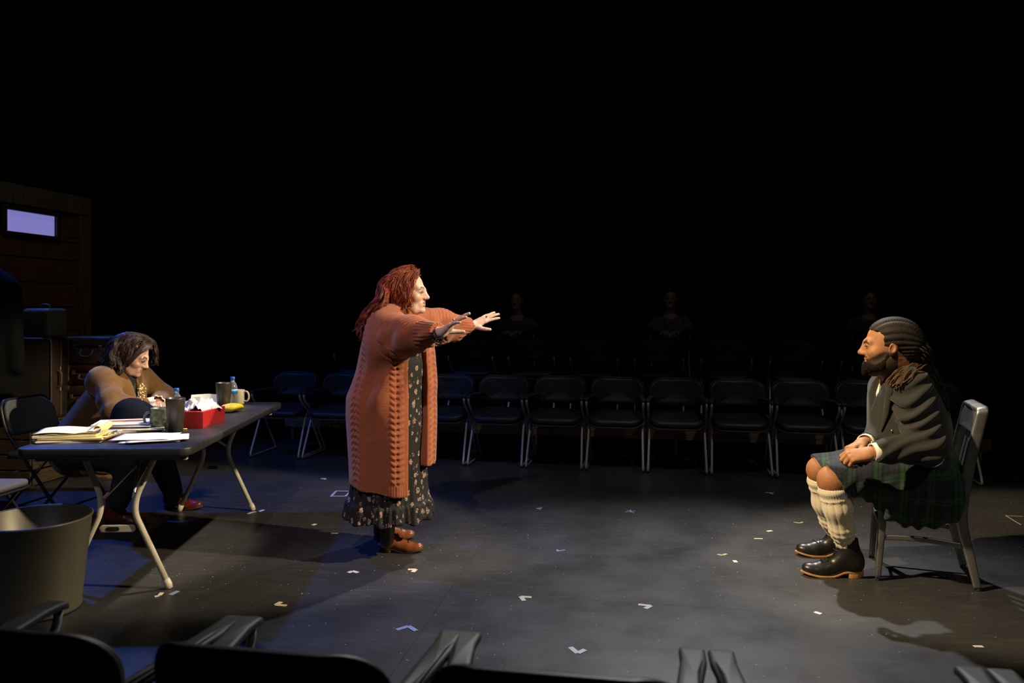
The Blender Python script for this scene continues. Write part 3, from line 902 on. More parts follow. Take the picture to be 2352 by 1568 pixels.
# clipboard with legal pad
M_yp = pm('yellow_legal_paper', (.86, .70, .30), .7, bump=.1, bscale=30)
M_yp2 = pm('pale_lined_paper', (.86, .82, .62), .7)
M_board = pm('brown_hardboard', (.36, .20, .09), .6, var=.3, vscale=40)
M_steel = pm('bright_steel', (.6, .6, .6), .25, metal=1)
cl = np.array([-2.155, 3.86, tt]); ca = -80
o = obj('paper_sheaf', xf(MB().add(box(.216, .28, .005, c=(0, .012, .0025))).add(xf(box(.216, .28, .005, c=(0, .0, .008)), rot('Z', 4))).vf(), rot('Z', ca)), M_paper, loc=cl, smooth=False); tag(o, 'white sheaf under the clipboard at the near left table corner', 'paper')
R4 = rot('Z', ca - 6)
cb = empty('clipboard', cl + [.012, .012, .0112], 0, 'brown clipboard with steel clip holding a yellow legal pad', 'clipboard')
def CB(VF): return xf(VF, R4)
obj('board', CB(slab(rrect(.232, .335, .015, 4), .004, .0015, lambda V: V + np.array([0, 0, .002]))), M_board, cb)
obj('manila_sheets', CB(MB().add(box(.222, .30, .006, c=(.003, .012, .0075))).add(xf(box(.21, .02, .001, c=(.0, .16, .012)), rot('Z', 3))).vf()), M_yp, cb, smooth=False)
clp = obj('clip', CB(MB().add(box(.10, .030, .003, .001, 1, c=(0, .150, .0145))).add(tube([(-.052, .162, .019), (.052, .162, .019)], .0045, 8)).vf()), M_steel, cb)
obj('clip_wire', CB(MB().add(tube(smoothpath([(-.03, .155, .018), (-.036, .185, .020), (-.010, .197, .018), (-.004, .165, .018)], 5), .0018, 6)).add(tube(smoothpath([(.03, .155, .018), (.036, .185, .020), (.010, .197, .018), (.004, .165, .018)], 5), .0018, 6)).vf()), M_steel, clp)
pad = empty('legal_pad', cl + [-.005, .02, .0235], 0, 'yellow legal pad with written pages curled over, lying on the clipboard', 'pad')
def PB(VF): return xf(VF, rot('Z', ca + 3))
obj('pad_block', PB(box(.216, .28, .012, .001, 1, c=(0, -.02, .006))), M_yp2, pad, smooth=False)
def roll(u, v):          # pages folded over the pad's head and lying back as a soft roll
    s = u * .36
    R_ = .017
    flat = .28
    y = np.where(s < flat, -.155 + s, .125 + R_ * np.sin((s - flat) / R_))
    zz = np.where(s < flat, .0135 + .006 * np.sin(s * 22) ** 2, .0135 + R_ * (1 - np.cos((s - flat) / R_)))
    zz = zz + .004 * np.sin(v * 5 + s * 9)
    return np.stack([(v - .5) * .215 + .004 * np.sin(s * 14), y, zz], 1)
V, Fc = grid(roll, 40, 10)
obj('folded_page', PB(sheet(V, Fc, .001)), M_yp, pad)
V, Fc = grid(lambda u, v: np.stack([(v - .5) * .215 - .006, -.165 + u * .255, .0215 + .005 * np.sin(u * 5) + .003 * np.sin(v * 6)], 1), 16, 8)
obj('written_page', PB(sheet(V, Fc, .001)), M_yp2, pad)
V, Fc = grid(lambda u, v: np.stack([.055 + (v - .5) * .09, .075 + u * .05, .030 + u * .030 - .01 * (v - .5)], 1), 6, 6)
obj('page_flap', PB(sheet(V, Fc, .001)), M_yp, pad)
# navy cap
M_navy = pm('navy_cap_cloth', (.007, .010, .020), .9, spec=.1, bump=.2, bscale=400)
ops = [(ell((0, 0, .055), (.098, .090, .088)), 0), (ell((-.01, 0, .025), (.094, .088, .05)), .03), (ell((.055, 0, .055), (.085, .075, .052)), .05)]
V, Q = sdf_mesh(ops, .005, post=lambda d, X, Y, Z: np.maximum(d, -Z))
cap_t = empty('cloth_cap', TP(300, 972), 0, 'dark navy soft cloth cap with short brim on the table beside the writing woman', 'cap')
obj('crown', (V, Q), M_navy, cap_t)
def brim(V):
    V = V.copy(); x, y = V[:, 0], V[:, 1]
    V[:, 2] += .030 - .12 * np.clip(x, 0, 1) - 1.6 * y * y + .02; V[:, 0] += .108; return V
obj('brim', slab(rrect(.10, .15, .048, 6), .006, .002, brim), M_navy, cap_t)
o = obj('white_pen', xf(tube([(0, 0, 0), (0, 0, .13)], [.0045, .004], 8), rot('Y', -14)), M_paper, loc=np.array([(399 - CU) / 413 - .003, 4.27, tt + .001])); tag(o, 'slim white pen leaning by the nearer water bottle', 'pen')

# ------------------------------------------------------------------ grey bin
M_bin = pm('grey_bin_metal', (.105, .095, .075), .45, metal=.3, var=.15, vscale=6, stretch=(1, 1, .3))
bt = obj('waste_bin', lathe([(.001, .006), (.186, .004), (.190, .0), (.193, .012), (.190, .02), (.231, .405), (.2365, .411), (.2365, .418), (.231, .421), (.2265, .412), (.186, .018), (.001, .014)], 64, False, False), M_bin, loc=(-2.155, 3.535, 0))
tag(bt, 'round grey metal waste bin at the near end of the folding table', 'bin')
# ------------------------------------------------------------------ folding chairs
M_fch = pm('black_chair_enamel', (.022, .022, .023), .3, spec=.5)
M_fpad = pm('charcoal_chair_fabric', (.11, .11, .105), .8, bump=.25, bscale=350)
def folding_chair(loc, rz, label):
    t = empty('folding_chair', loc, rz, label, 'chair', 'black folding chairs')
    def seat(V): V = V.copy(); V[:, 2] += .437 + .010 * sstep(.02, .2, -V[:, 1]) ; return V
    obj('seat', slab(rrect(.39, .39, [.05, .05, .09, .09], 6), .034, .015, seat, .012), M_fpad, t)
    obj('seat_pan', slab(rrect(.40, .40, [.05, .05, .09, .09], 6), .012, .005, lambda V: seat(V) - np.array([0, 0, .022])), M_fch, t)
    def back(V):
        x, h, q = V.T
        return np.stack([x, .205 + h * .30 - .9 * x * x + q, .665 + h * .96], 1)
    obj('backrest', slab(rrect(.415, .235, [.105, .105, .045, .045], 8), .032, .014, back, .008), M_fpad, t)
    p = [(-.222, -.275, .012), (-.215, .195, .60), (-.205, .235, .745), (-.10, .215, .795), (.10, .215, .795), (.205, .235, .745), (.215, .195, .60), (.222, -.275, .012)]
    p = [(-.222, -.275, .012), (-.216, .17, .60), (-.200, .225, .775), (.200, .225, .775), (.216, .17, .60), (.222, -.275, .012)]
    obj('main_frame', tube(fillet(p, .07, 6), .0105, 10), M_fch, t)
    for s in (-1, 1):
        lg = obj('rear_leg', tube([(s * .198, -.12, .425), (s * .200, .245, .012)], .0098, 10), M_fch, t)
        obj('foot_cap', tube([(s * .200, .238, .022), (s * .200, .249, 0.001)], .0125, 8), M_shell, lg)
        obj('front_foot_cap', tube([(s * .2215, -.265, .024), (s * .223, -.281, 0.001)], .0130, 8), M_shell, t)
    obj('front_stretcher', tube([(-.22, -.205, .105), (.22, -.205, .105)], .007, 8), M_fch, t)
    obj('rear_stretcher', tube([(-.20, .18, .09), (.20, .18, .09)], .007, 8), M_fch, t)
    return t
folding_chair((-2.99, 5.12, 0), math.radians(90 - 9), 'black folding chair with rounded padded back, under the writing woman')
folding_chair((-2.735, 3.98, 0), math.radians(84), 'black folding chair at the left picture edge, only its seat corner showing')

# ------------------------------------------------------------------ the man's metal chair
M_alu = pm('worn_brushed_aluminium', (.30, .30, .285), .42, metal=.85, var=.25, vscale=14, bump=.1, bscale=80)
M_alud = pm('dark_rubber', (.02, .02, .02), .7)
NC = np.array([2.095, 4.025, 0]); dch = nrm((-.937, .348, 0))
rzn = math.atan2(dch[1], dch[0]) + math.pi / 2          # local -y faces dch
mc = empty('metal_chair', NC, rzn, 'brushed aluminium slat-back chair under the man in the kilt', 'chair')
def flatbar(path, w, t, wdir, taper=None):
    """Rounded flat bar: path, width along wdir, thickness across."""
    p = smoothpath(path, 6); N_ = len(p); T = np.gradient(p, axis=0); V = []
    sec = rrect(1, 1, .28, 3)
    for i in range(N_):
        a = nrm(T[i]); wv = nrm(np.asarray(wdir, float) - a * np.dot(wdir, a)); b = np.cross(a, wv)
        q = 1.0 if taper is None else np.interp(i / (N_ - 1), np.linspace(0, 1, len(taper)), taper)
        V.append(p[i] + sec[:, :1] * wv * w * q + sec[:, 1:] * b * t)
    n = len(sec); Fc = []
    for i in range(N_ - 1):
        for j in range(n): k = (j + 1) % n; Fc.append((i * n + j, i * n + k, (i + 1) * n + k, (i + 1) * n + j))
    Fc += [tuple(range(n))[::-1], tuple((N_ - 1) * n + j for j in range(n))]
    return np.concatenate(V), Fc
hw = .185
for s in (-1, 1):
    obj('rubber_foot', xf(lathe([(.012, 0), (.014, .004), (.012, .014)], 12), mv(s * hw, .226, 0)), M_alud, mc)
    fl_ = obj('front_leg', flatbar([(s * hw * 1.02, -.212, .012), (s * hw, -.195, .25), (s * hw, -.185, .43)], .040, .030, (0, 1, 0), [.66, .9, 1.05]), M_alu, mc)
    obj('rubber_foot', xf(lathe([(.012, 0), (.014, .004), (.012, .014)], 12), mv(s * hw * 1.02, -.212, 0)), M_alud, fl_)
    obj('side_stretcher', flatbar([(s * hw, -.20, .215), (s * hw, -.02, .222), (s * hw * .98, .175, .205)], .026, .013, (0, 0, 1)), M_alu, mc)
    obj('seat_rail', flatbar([(s * hw * .98, -.19, .43), (s * hw * .98, .17, .43)], .04, .018, (0, 0, 1)), M_alu, mc)
obj('rear_stretcher', flatbar([(-hw, .18, .26), (hw, .18, .26)], .026, .013, (0, 0, 1)), M_alu, mc)
obj('front_stretcher', flatbar([(-hw, -.2, .27), (hw, -.2, .27)], .026, .013, (0, 0, 1)), M_alu, mc)
hp = [(-hw, .225, .012), (-hw, .195, .15), (-hw * .97, .160, .32), (-hw * .97, .168, .46), (-hw * .96, .195, .62), (-hw * .95, .250, .87)]
hp2 = [np.array(p) for p in smoothpath(hp, 4)]
hoop = fillet(hp2 + [np.array([-p[0], p[1], p[2]]) for p in hp2[::-1]], .085, 6)
def hoopbar():
    p = hoop; N_ = len(p); T = np.gradient(p, axis=0); V = []; sec = rrect(1, 1, .28, 3); n = len(sec)
    for i in range(N_):
        a = nrm(T[i]); wv = np.array([0, 1, .25]); wv = nrm(wv - a * np.dot(wv, a)); b = np.cross(a, wv)
        q = np.interp(p[i][2], [0, .15, .32, .6, .9], [.034, .042, .050, .052, .052])
        V.append(p[i] + sec[:, :1] * wv * q + sec[:, 1:] * b * .026)
    Fc = [(i * n + j, i * n + (j + 1) % n, (i + 1) * n + (j + 1) % n, (i + 1) * n + j) for i in range(N_ - 1) for j in range(n)]
    return np.concatenate(V), Fc + [tuple(range(n))[::-1], tuple((N_ - 1) * n + j for j in range(n))]
obj('back_frame', hoopbar(), M_alu, mc)
def crest(V):
    x, h, q = V.T; return np.stack([x, .216 + h * .18 + q + .018 * (1 - (x / .19) ** 2), .808 + h], 1)
obj('crest_panel', slab(rrect(.340, .110, [.07, .07, .010, .010], 8), .016, .005, crest), M_alu, mc)
for k in (-1, 0, 1):
    obj('back_slat', flatbar([(k * .078, .172, .45), (k * .078, .205, .62), (k * .078, .240, .77)], .034, .012, (1, 0, 0)), M_alu, mc)
def mseat(V): V = V.copy(); V[:, 2] += .452 - .012 * np.exp(-((V[:, 0] / .12) ** 2 + (V[:, 1] / .12) ** 2)); return V
obj('seat', slab(rrect(.385, .40, [.04, .04, .07, .07], 6), .024, .010, mseat), M_alu, mc)

# ------------------------------------------------------------------ scenery flat with a lit window, luggage, coat
M_timber = pm('stained_rough_timber', (.070, .052, .026), .75, var=.55, vscale=5, stretch=(8, 8, .8), bump=.4, bscale=30)
M_block = pm('dark_red_block_paint', (.070, .020, .010), .85, var=.4, vscale=9, bump=.3, bscale=40)
M_blockbk = pm('mortar_backing', (.055, .035, .022), .9)
M_wf = pm('black_window_frame', (.010, .009, .008), .6)
M_glow = pm('backlit_lavender_pane', (.3, .3, .5), .4, emis=(.195, .18, .50), estr=.95)
F0 = np.array([-4.32, 8.0, 0]); fd = nrm((-.18, -.98, 0)); fn_ = np.array([-fd[1], fd[0], 0])      # fn_ : towards the stage
if fn_[0] < 0: fn_ = -fn_
flat_ = empty('scenery_flat', F0, 0, 'tall dark red block scenery wall with timber frame and small lit window', 'scenery')
def FB(t0, t1, z0, z1, d0, d1, bev=.004):
    c = F0 + fd * (t0 + t1) / 2 + fn_ * (d0 + d1) / 2 + np.array([0, 0, (z0 + z1) / 2])
    Mx = np.eye(4); Mx[:3, 0], Mx[:3, 1], Mx[:3, 3] = fd, -fn_, c
    return xf(box(t1 - t0, d1 - d0, z1 - z0, bev, 1), Mx)
obj('backing', FB(.02, 2.3, .0, 2.47, -.05, -.004, 0), M_blockbk, flat_, world=True, smooth=False)
obj('timber_post', FB(0, .165, 0, 2.30, -.06, .035), M_timber, flat_, world=True, smooth=False)
obj('timber_post', FB(2.14, 2.30, 0, 2.30, -.06, .035), M_timber, flat_, world=True, smooth=False)
obj('timber_beam', FB(0, 2.30, 2.305, 2.485, -.06, .038), M_timber, flat_, world=True, smooth=False)
bh, bw = .228, .34
for i in range(10):
    for j in range(-1, 7):
        a = .175 + bw * (j + (.5 if i % 2 else 0)); b = a + bw - .010
        a, b = max(a, .175), min(b, 2.13)
        z0, z1 = .015 + bh * i, .015 + bh * (i + 1) - .010
        if b - a < .05: continue
        if z1 > 2.02 and b > .44 and a < 1.10:       # round the window
            parts_ = []
            if z0 < 2.015: parts_.append((a, b, z0, 2.01))
            if a < .43: parts_.append((a, .425, 2.02, z1))
            if b > 1.11: parts_.append((1.115, b, 2.02, z1))
        else: parts_ = [(a, b, z0, z1)]
        for q in parts_:
            if q[1] - q[0] > .03 and q[3] - q[2] > .02: obj('block', FB(*q, -.004, .010 + .004 * ((i * 7 + j * 3) % 3)), M_block, flat_, world=True, smooth=False)
wfm = obj('window_frame', joinparts := MB().add(FB(.43, .475, 2.02, 2.285, -.004, .045)).add(FB(1.065, 1.11, 2.02, 2.285, -.004, .045)).add(FB(.475, 1.065, 2.02, 2.055, -.004, .045)).add(FB(.475, 1.065, 2.248, 2.285, -.004, .045)).vf(), M_wf, flat_, world=True, smooth=False)
pn = obj('window_pane', FB(.475, 1.065, 2.055, 2.248, .002, .008, 0), M_glow, wfm, world=True, smooth=False); pn['label'] = 'glowing lavender pane'

M_trunk = pm('black_trunk_fibre', (.020, .014, .012), .55, var=.3, vscale=10)
M_trim = pm('brown_leather_trim', (.095, .050, .032), .5, var=.3, vscale=25)
M_brass = pm('aged_brass', (.55, .42, .22), .35, metal=1)
M_olive = pm('olive_suitcase_hide', (.105, .080, .030), .55, var=.3, vscale=14)
M_redc = pm('oxblood_suitcase_hide', (.11, .018, .012), .5, var=.35, vscale=18)
M_brn = pm('brown_suitcase_hide', (.055, .027, .016), .55, var=.35, vscale=14)
M_green2 = pm('grey_green_case', (.12, .125, .09), .55, var=.2, vscale=20)
M_wick = pm('woven_wicker', (.26, .15, .055), .7, var=.6, vscale=60)
M_crate = pm('old_crate_wood', (.06, .034, .016), .8, var=.5, vscale=8, stretch=(1, 1, 9))
def caseM(c, a):
    Mx = rot('Z', a); Mx[:3, 3] = c; return Mx
def suitcase(c, a, w, d, h, mat_, label, group=True, handle=True):
    """Lying case: handle on the -y face."""
    t = empty('suitcase', c, math.radians(a), label, 'suitcase', 'suitcases stacked behind the writing woman')
    obj('body', box(w, d, h * .62, .018, 3, c=(0, 0, h * .31)), mat_, t)
    obj('lid', box(w, d, h * .37, .018, 3, c=(0, 0, h * .815)), mat_, t)
    mb = MB()
    for sx in (-1, 1):
        for sz in (0, 1): mb.add(box(.06, .05, .05, .014, 2, c=(sx * (w / 2 - .028), -d / 2 + .022, .026 if sz == 0 else h - .026)))
    obj('corner_guard', mb.vf(), M_trim, t)
    if handle: 
        hb = obj('handle', tube(smoothpath([(-.055, -d / 2 - .002, h * .52), (-.054, -d / 2 - .020, h * .38), (-.03, -d / 2 - .024, h * .30), (.03, -d / 2 - .024, h * .30), (.054, -d / 2 - .020, h * .38), (.055, -d / 2 - .002, h * .52)], 4), .008, 8), M_trim, t)
    for sx in (-1, 1):
        obj('latch', MB().add(box(.03, .008, .035, .002, 1, c=(sx * w * .30, -d / 2 - .004, h * .62))).vf(), M_brass, t, smooth=False)
    return t
sy = 6.55; sa = -14
sx_ = (212 - CU) * 6.3 / F
hamp = empty('wicker_hamper', (sx_ + .01, sy + .02, 0), math.radians(sa), 'woven wicker hamper at the bottom of the suitcase stack', 'basket')
mb = MB()
for k in range(11):
    z0 = .01 + k * .044
    pts = [(x * 1.0, y, z0 + .004 * math.sin(i * math.pi)) for i, (x, y) in enumerate(rrect(.44, .48, .05, 3))]
    mb.add(tube(pts, .022, 6, closed=True))
ww_ = obj('wicker_weave', mb.vf(), M_wick, hamp); tag(ww_, kind='stuff')
obj('hamper_lid', box(.46, .50, .03, .012, 2, c=(0, 0, .489)), M_wick, hamp)
z = .506
suitcase((sx_ - .035, sy, z), sa + 3, .38, .46, .235, M_brn, 'brown leather suitcase low in the stack, above the wicker hamper'); z += .237
suitcase((sx_ - .005, sy, z), sa - 2, .40, .46, .165, M_redc, 'dark red suitcase with bright latches, second from the top of the stack'); z += .167
ts = suitcase((sx_ + .0, sy + .01, z), sa, .42, .47, .225, M_olive, 'olive tan suitcase with a dark handle on top of the stack'); TOPZ = z + .227
crt = empty('wooden_crate', (-3.86, 6.22, 0), math.radians(-8), 'old slatted wooden crate on the floor under the black trunk', 'crate')
for k in range(4):
    for s in (-1, 1):
        obj('slat', box(.46, .014, .105, .003, 1, c=(0, s * .223, .065 + k * .118)), M_crate, crt, smooth=False)
        obj('slat', box(.014, .43, .105, .003, 1, c=(s * .235, 0, .065 + k * .118)), M_crate, crt, smooth=False)
for sx in (-1, 1):
    for s in (-1, 1): obj('corner_post', box(.03, .03, .475, .003, 1, c=(sx * .21, s * .20, .2375)), M_crate, crt, smooth=False)
obj('crate_top', box(.478, .462, .014, .002, 1, c=(0, 0, .483)), M_crate, crt, smooth=False)
trk = empty('steamer_trunk', (-3.80, 6.21, .491), math.radians(6), 'large black steamer trunk standing on end with brown edges and latches', 'trunk')
obj('trunk_body', box(.42, .165, .645, .02, 3, c=(0, -.070, .3235)), M_trunk, trk)
obj('trunk_lid', box(.42, .130, .645, .025, 4, c=(0, .080, .3235)), M_trunk, trk)
mb = MB()
for y in (-.150, .012, .142):
    p = [(-.208, y, .012), (-.208, y, .636), (.208, y, .636), (.208, y, .012)]
    mb.add(tube(fillet(p, .035, 4, True), .008, 6, closed=True))
obj('edge_binding', mb.vf(), M_trim, trk)
obj('side_panel', slab(rrect(.11, .60, .02, 4), .006, .002, lambda V: np.stack([.210 + V[:, 2], -.070 + V[:, 0], .3235 + V[:, 1]], 1)), M_brn, trk)
for zz in (.235, .40):
    obj('latch', box(.012, .06, .035, .004, 1, c=(.216, .012, zz)), M_brass, trk, smooth=False)
obj('trunk_handle', tube(smoothpath([(.214, -.06, .255), (.240, -.06, .272), (.240, -.06, .365), (.214, -.06, .382)], 5), .011, 8), M_trim, trk)
tc_ = empty('train_case', (-3.70, 6.21, 1.1385), math.radians(-14), 'small grey-green train case with top handle standing on the black trunk', 'case')
obj('case_body', box(.255, .20, .225, .030, 4, c=(0, 0, .1125)), M_green2, tc_)
obj('case_band', MB().add(tube(fillet([(-.045, -.1, .006), (-.045, -.1, .219), (-.045, .1, .219), (-.045, .1, .006)], .03, 4, True), .006, 6, closed=True)).vf(), M_trim, tc_)
obj('case_handle', tube(smoothpath([(-.045, 0, .222), (-.04, 0, .248), (0, 0, .258), (.04, 0, .248), (.045, 0, .222)], 5), .007, 8), M_green2, tc_)
# black coat on a stand at the picture edge
M_coat = pm('black_coat_wool', (.006, .006, .007), .95, spec=.1)
ct = empty('coat_stand', (-3.66, 5.45, 0), 0, 'dark coat stand at the left picture edge', 'stand')
obj('pole', lathe([(.018, .02), (.016, 1.70), (.022, 1.74), (.006, 1.78)], 14), M_wf, ct)
obj('stand_base', lathe([(.17, 0), (.175, .01), (.16, .022), (.03, .035)], 28), M_wf, ct)
ops = [(cap((-.16, 0, 1.50), (.14, 0, 1.50), .075, .075, (0, 1, 0), 1.3), 0), (ell((0, 0, 1.56), (.08, .075, .12)), .08), (cap((0, 0, 1.45), (0, 0, .62), .20, .25, (0, 1, 0), 1.7), .08),
       (cap((.17, 0, 1.48), (.24, -.03, .95), .065, .05), .04), (cap((-.17, 0, 1.48), (-.24, -.03, .95), .065, .05), .04)]
V, Q = sdf_mesh(ops, .014, post=lambda d, X, Y, Z: np.maximum(d, .55 - Z))
o = obj('black_coat', (V, Q), M_coat, loc=(-3.66, 5.45, 0)); tag(o, 'long black coat hanging at the left picture edge in front of the luggage', 'coat')

# ------------------------------------------------------------------ spike tape on the floor
M_tw = pm('white_tape', (.66, .62, .58), .6)
M_tc = pm('cream_tape', (.70, .60, .44), .6)
M_tb = pm('pale_blue_tape', (.26, .32, .52), .6)
M_ty = pm('dull_yellow_tape', (.42, .38, .24), .6)
def strip(a, b, w=.022, z=.0008):
    a, b = np.array(a, float), np.array(b, float); d = nrm(b - a); n = np.array([-d[1], d[0], 0]) * w / 2
    v = np.array([a - n, b - n, b + n, a + n])
    V = np.concatenate([v + [0, 0, z - .0004], v + [0, 0, z + .0004]])
    return V, [(3, 2, 1, 0), (4, 5, 6, 7), (0, 1, 5, 4), (1, 2, 6, 5), (2, 3, 7, 6), (3, 0, 4, 7)]
def mark(lines, m, label, w=.022):
    mb = MB(); c = G(*lines[0][0])
    for i, (a, b) in enumerate(lines): mb.add(strip(G(*a) - c, G(*b) - c, w, .0008 + .0007 * i))
    o = obj('spike_tape', mb.vf(), m, loc=c, smooth=False)
    tag(o, label, 'tape', 'tape marks on the stage floor')
V_ = lambda a, b, c: [(a, b), (b, c)]
mark(V_((646, 1382), (633, 1389), (658, 1391)), M_tc, 'cream V of tape on the floor right of the near table foot')
mark(V_((937, 1307.5), (955, 1307.5), (948, 1314)), M_tc, 'small white tape corner just below the brown shoe toe')
mark(V_((800, 1315), (809, 1311.5), (822, 1315)), M_tw, 'small white bent tape left of the standing woman shoe')
mark(V_((1221, 1371.5), (1196, 1370), (1204, 1380)), M_tw, 'white tape corner right of and below the standing woman, mid floor')
mark(V_((1466, 1388), (1495, 1391), (1482, 1398)), M_tw, 'white tape corner pointing right in the open middle floor')
mark(V_((1310, 1486), (1327, 1500), (1344, 1492)), M_tw, 'white V of tape closest to the near chairs, pointing down')
mark(V_((911, 1446), (938, 1438), (956, 1449)), M_tb, 'pale blue bent tape above the near armrests')
mark([((760, 1140), (772, 1127.5)), ((772, 1127.5), (806, 1128)), ((806, 1128), (793, 1140)), ((793, 1140), (760, 1140))], M_tb, 'pale blue tape square on the floor left of the floral hem', .016)
mark(V_((737, 1099.5), (745, 1098.5), (747, 1101)), M_tw, 'tiny white tape fleck behind the blue tape square')
mark([((787, 1186.5), (804, 1186.5))], M_tc, 'short cream tape dash level with the floral hem', .018)
mark([((761, 1224.5), (777, 1224.5))], M_tc, 'short cream tape dash left of the brown shoes', .018)
mark([((718, 1206), (725, 1203))], M_tw, 'small white tape fleck halfway between table foot and woman', .022)
mark([((851, 1202), (855, 1202))], M_tw, 'tiny white tape dot beside the standing woman far ankle', .016)
mark([((1436, 1176), (1460, 1173)), ((1440, 1172), (1457, 1178)), ((1448, 1171), (1449, 1177))], M_tb, 'pale blue tape star in the dark middle floor', .010)
mark([((1757, 1131), (1778, 1131.5)), ((1768, 1131.5), (1775, 1135))], M_tw, 'thin grey Y of tape near the armchair row', .012)
mark(V_((1246, 1166), (1233, 1167.5), (1243, 1170)), M_ty, 'dull small tape V in the dark floor right of the woman', .014)
mark(V_((1280, 1262), (1281, 1266), (1298, 1263)), M_tb, 'faint blue tape corner in the middle floor', .012)
mark(V_((1648, 1273), (1660, 1275), (1669, 1272)), M_ty, 'dull yellow tape V left of the man boots', .018)
mark([((1684, 1289), (1693, 1289))], M_tw, 'small white tape square left of the man boots', .034)
mark([((1732, 1236.5), (1752, 1237)),], M_tc, 'thin cream tape dash left of the far boot', .014)
mark([((1762, 1220), (1773, 1218.5))], M_tw, 'short white tape dash behind the far boot', .022)
mark(V_((1823, 1199), (1838, 1201), (1844, 1199)), M_ty, 'dull tape corner behind the man socks', .014)
mark([((1871, 1405), (1886, 1410))], M_tw, 'white tape dash below the man near boot')
mark([((2236, 1484), (2258, 1484.5))], M_tw, 'white tape dash in the shadow at lower right', .018)
mark(V_((2345, 1205), (2310, 1184), (2350, 1186)), M_ty, 'thin tape corner at the right picture edge', .008)
mark(V_((355, 1370), (366, 1368), (372, 1361)), M_tc, 'cream tape strip at the near table foot, left side', .020)
mark([((391, 1366), (409, 1357))], M_tb, 'pale blue tape strip at the near table foot, right side', .024)
mark(V_((570, 1180), (578, 1176.5), (588, 1175)), M_tw, 'white tape strip at the far table foot, left side', .020)
mark([((595, 1174.5), (606, 1170.5))], M_tw, 'white tape strip at the far table foot, right side', .020)

# ------------------------------------------------------------------ people
M_skinF = pm('fair_skin', (.80, .55, .44), .48, attr=True, var=.06, vscale=60)
M_skinM = pm('brown_skin', (.40, .19, .09), .58, spec=.35, attr=True, var=.16, vscale=60, bump=.12, bscale=260)
M_skinW = pm('light_skin', (.62, .38, .28), .55, spec=.35, attr=True, var=.08, vscale=60)
for m_, s_ in ((M_skinF, .08), (M_skinM, .05), (M_skinW, .08)):
    b_ = m_.node_tree.nodes['Principled BSDF']
    b_.inputs['Subsurface Weight'].default_value = s_; b_.inputs['Subsurface Radius'].default_value = (.012, .005, .003); b_.inputs['Subsurface Scale'].default_value = .5
M_eyew = pm('eye_white', (.70, .66, .62), .25)
M_irisd = pm('dark_brown_iris', (.03, .016, .01), .15)
def rotm(fwd, up=(0, 0, 1)):
    x = nrm(fwd); y = nrm(np.cross(up, x)); z = np.cross(x, y)
    return np.stack([x, y, z], 1)
def headM(R, eye_px, Y, sc, near):
    """Head frame placed so that the eye nearer the lens falls on its pixel."""
    e = P(*eye_px, Y)
    M = np.eye(4); M[:3, :3] = R; M[:3, 3] = e - R @ (np.array([.094, near * .031, .001]) * np.asarray(sc)); return M
def surf_at(V, u, v, r=5.0):
    uu = CU + F * V[:, 0] / V[:, 1]; vv = HV + F * (CH - V[:, 2]) / V[:, 1]
    m = np.where((np.abs(uu - u) < r) & (np.abs(vv - v) < r))[0]
    if len(m) == 0: return surf_at(V, u, v, r * 2) if r < 60 else V.mean(0)
    return V[m[np.argmin(V[m, 1])]]
def seg_dist(V, pts):
    """Distance to a polyline, arc position and nearest axis direction."""
    best = np.full(len(V), 9.0); tt_ = np.zeros(len(V)); ax_ = np.zeros_like(V); c0 = np.zeros_like(V); acc = 0.0
    for a, b in zip(pts[:-1], pts[1:]):
        ba = b - a; L = np.linalg.norm(ba); t = np.clip((V - a) @ ba / L ** 2, 0, 1)
        q = a + t[:, None] * ba; d = np.linalg.norm(V - q, axis=1); m = d < best
        best[m] = d[m]; tt_[m] = acc + t[m] * L; ax_[m] = ba / L; c0[m] = q[m]; acc += L
    return best, tt_, ax_, c0
def ring(a, b, ra, rb, th=.004, n=20, zn=None, f=1.0):
    """Open cuff: a short sleeve with thickness from a to b."""
    a, b = np.asarray(a, float), np.asarray(b, float); ax = nrm(b - a)
    x = nrm(np.cross(ax, (0.1, .3, 1))); y = np.cross(ax, x); V = []
    L = np.linalg.norm(b - a)
    for (t, r) in ((0, ra), (L * .5, (ra + rb) / 2 * 1.01), (L, rb), (L + .001, rb - th / 2), (L * .98, rb - th), (0, ra - th)):
        for k in range(n):
            an = k / n * 2 * math.pi; V.append(a + ax * t + r * (math.cos(an) * x + math.sin(an) * y * f))
    Fc = []
    for i in range(6):
        j = (i + 1) % 6
        for k in range(n):
            l = (k + 1) % n; Fc.append((i * n + k, i * n + l, j * n + l, j * n + k))
    return np.array(V), Fc
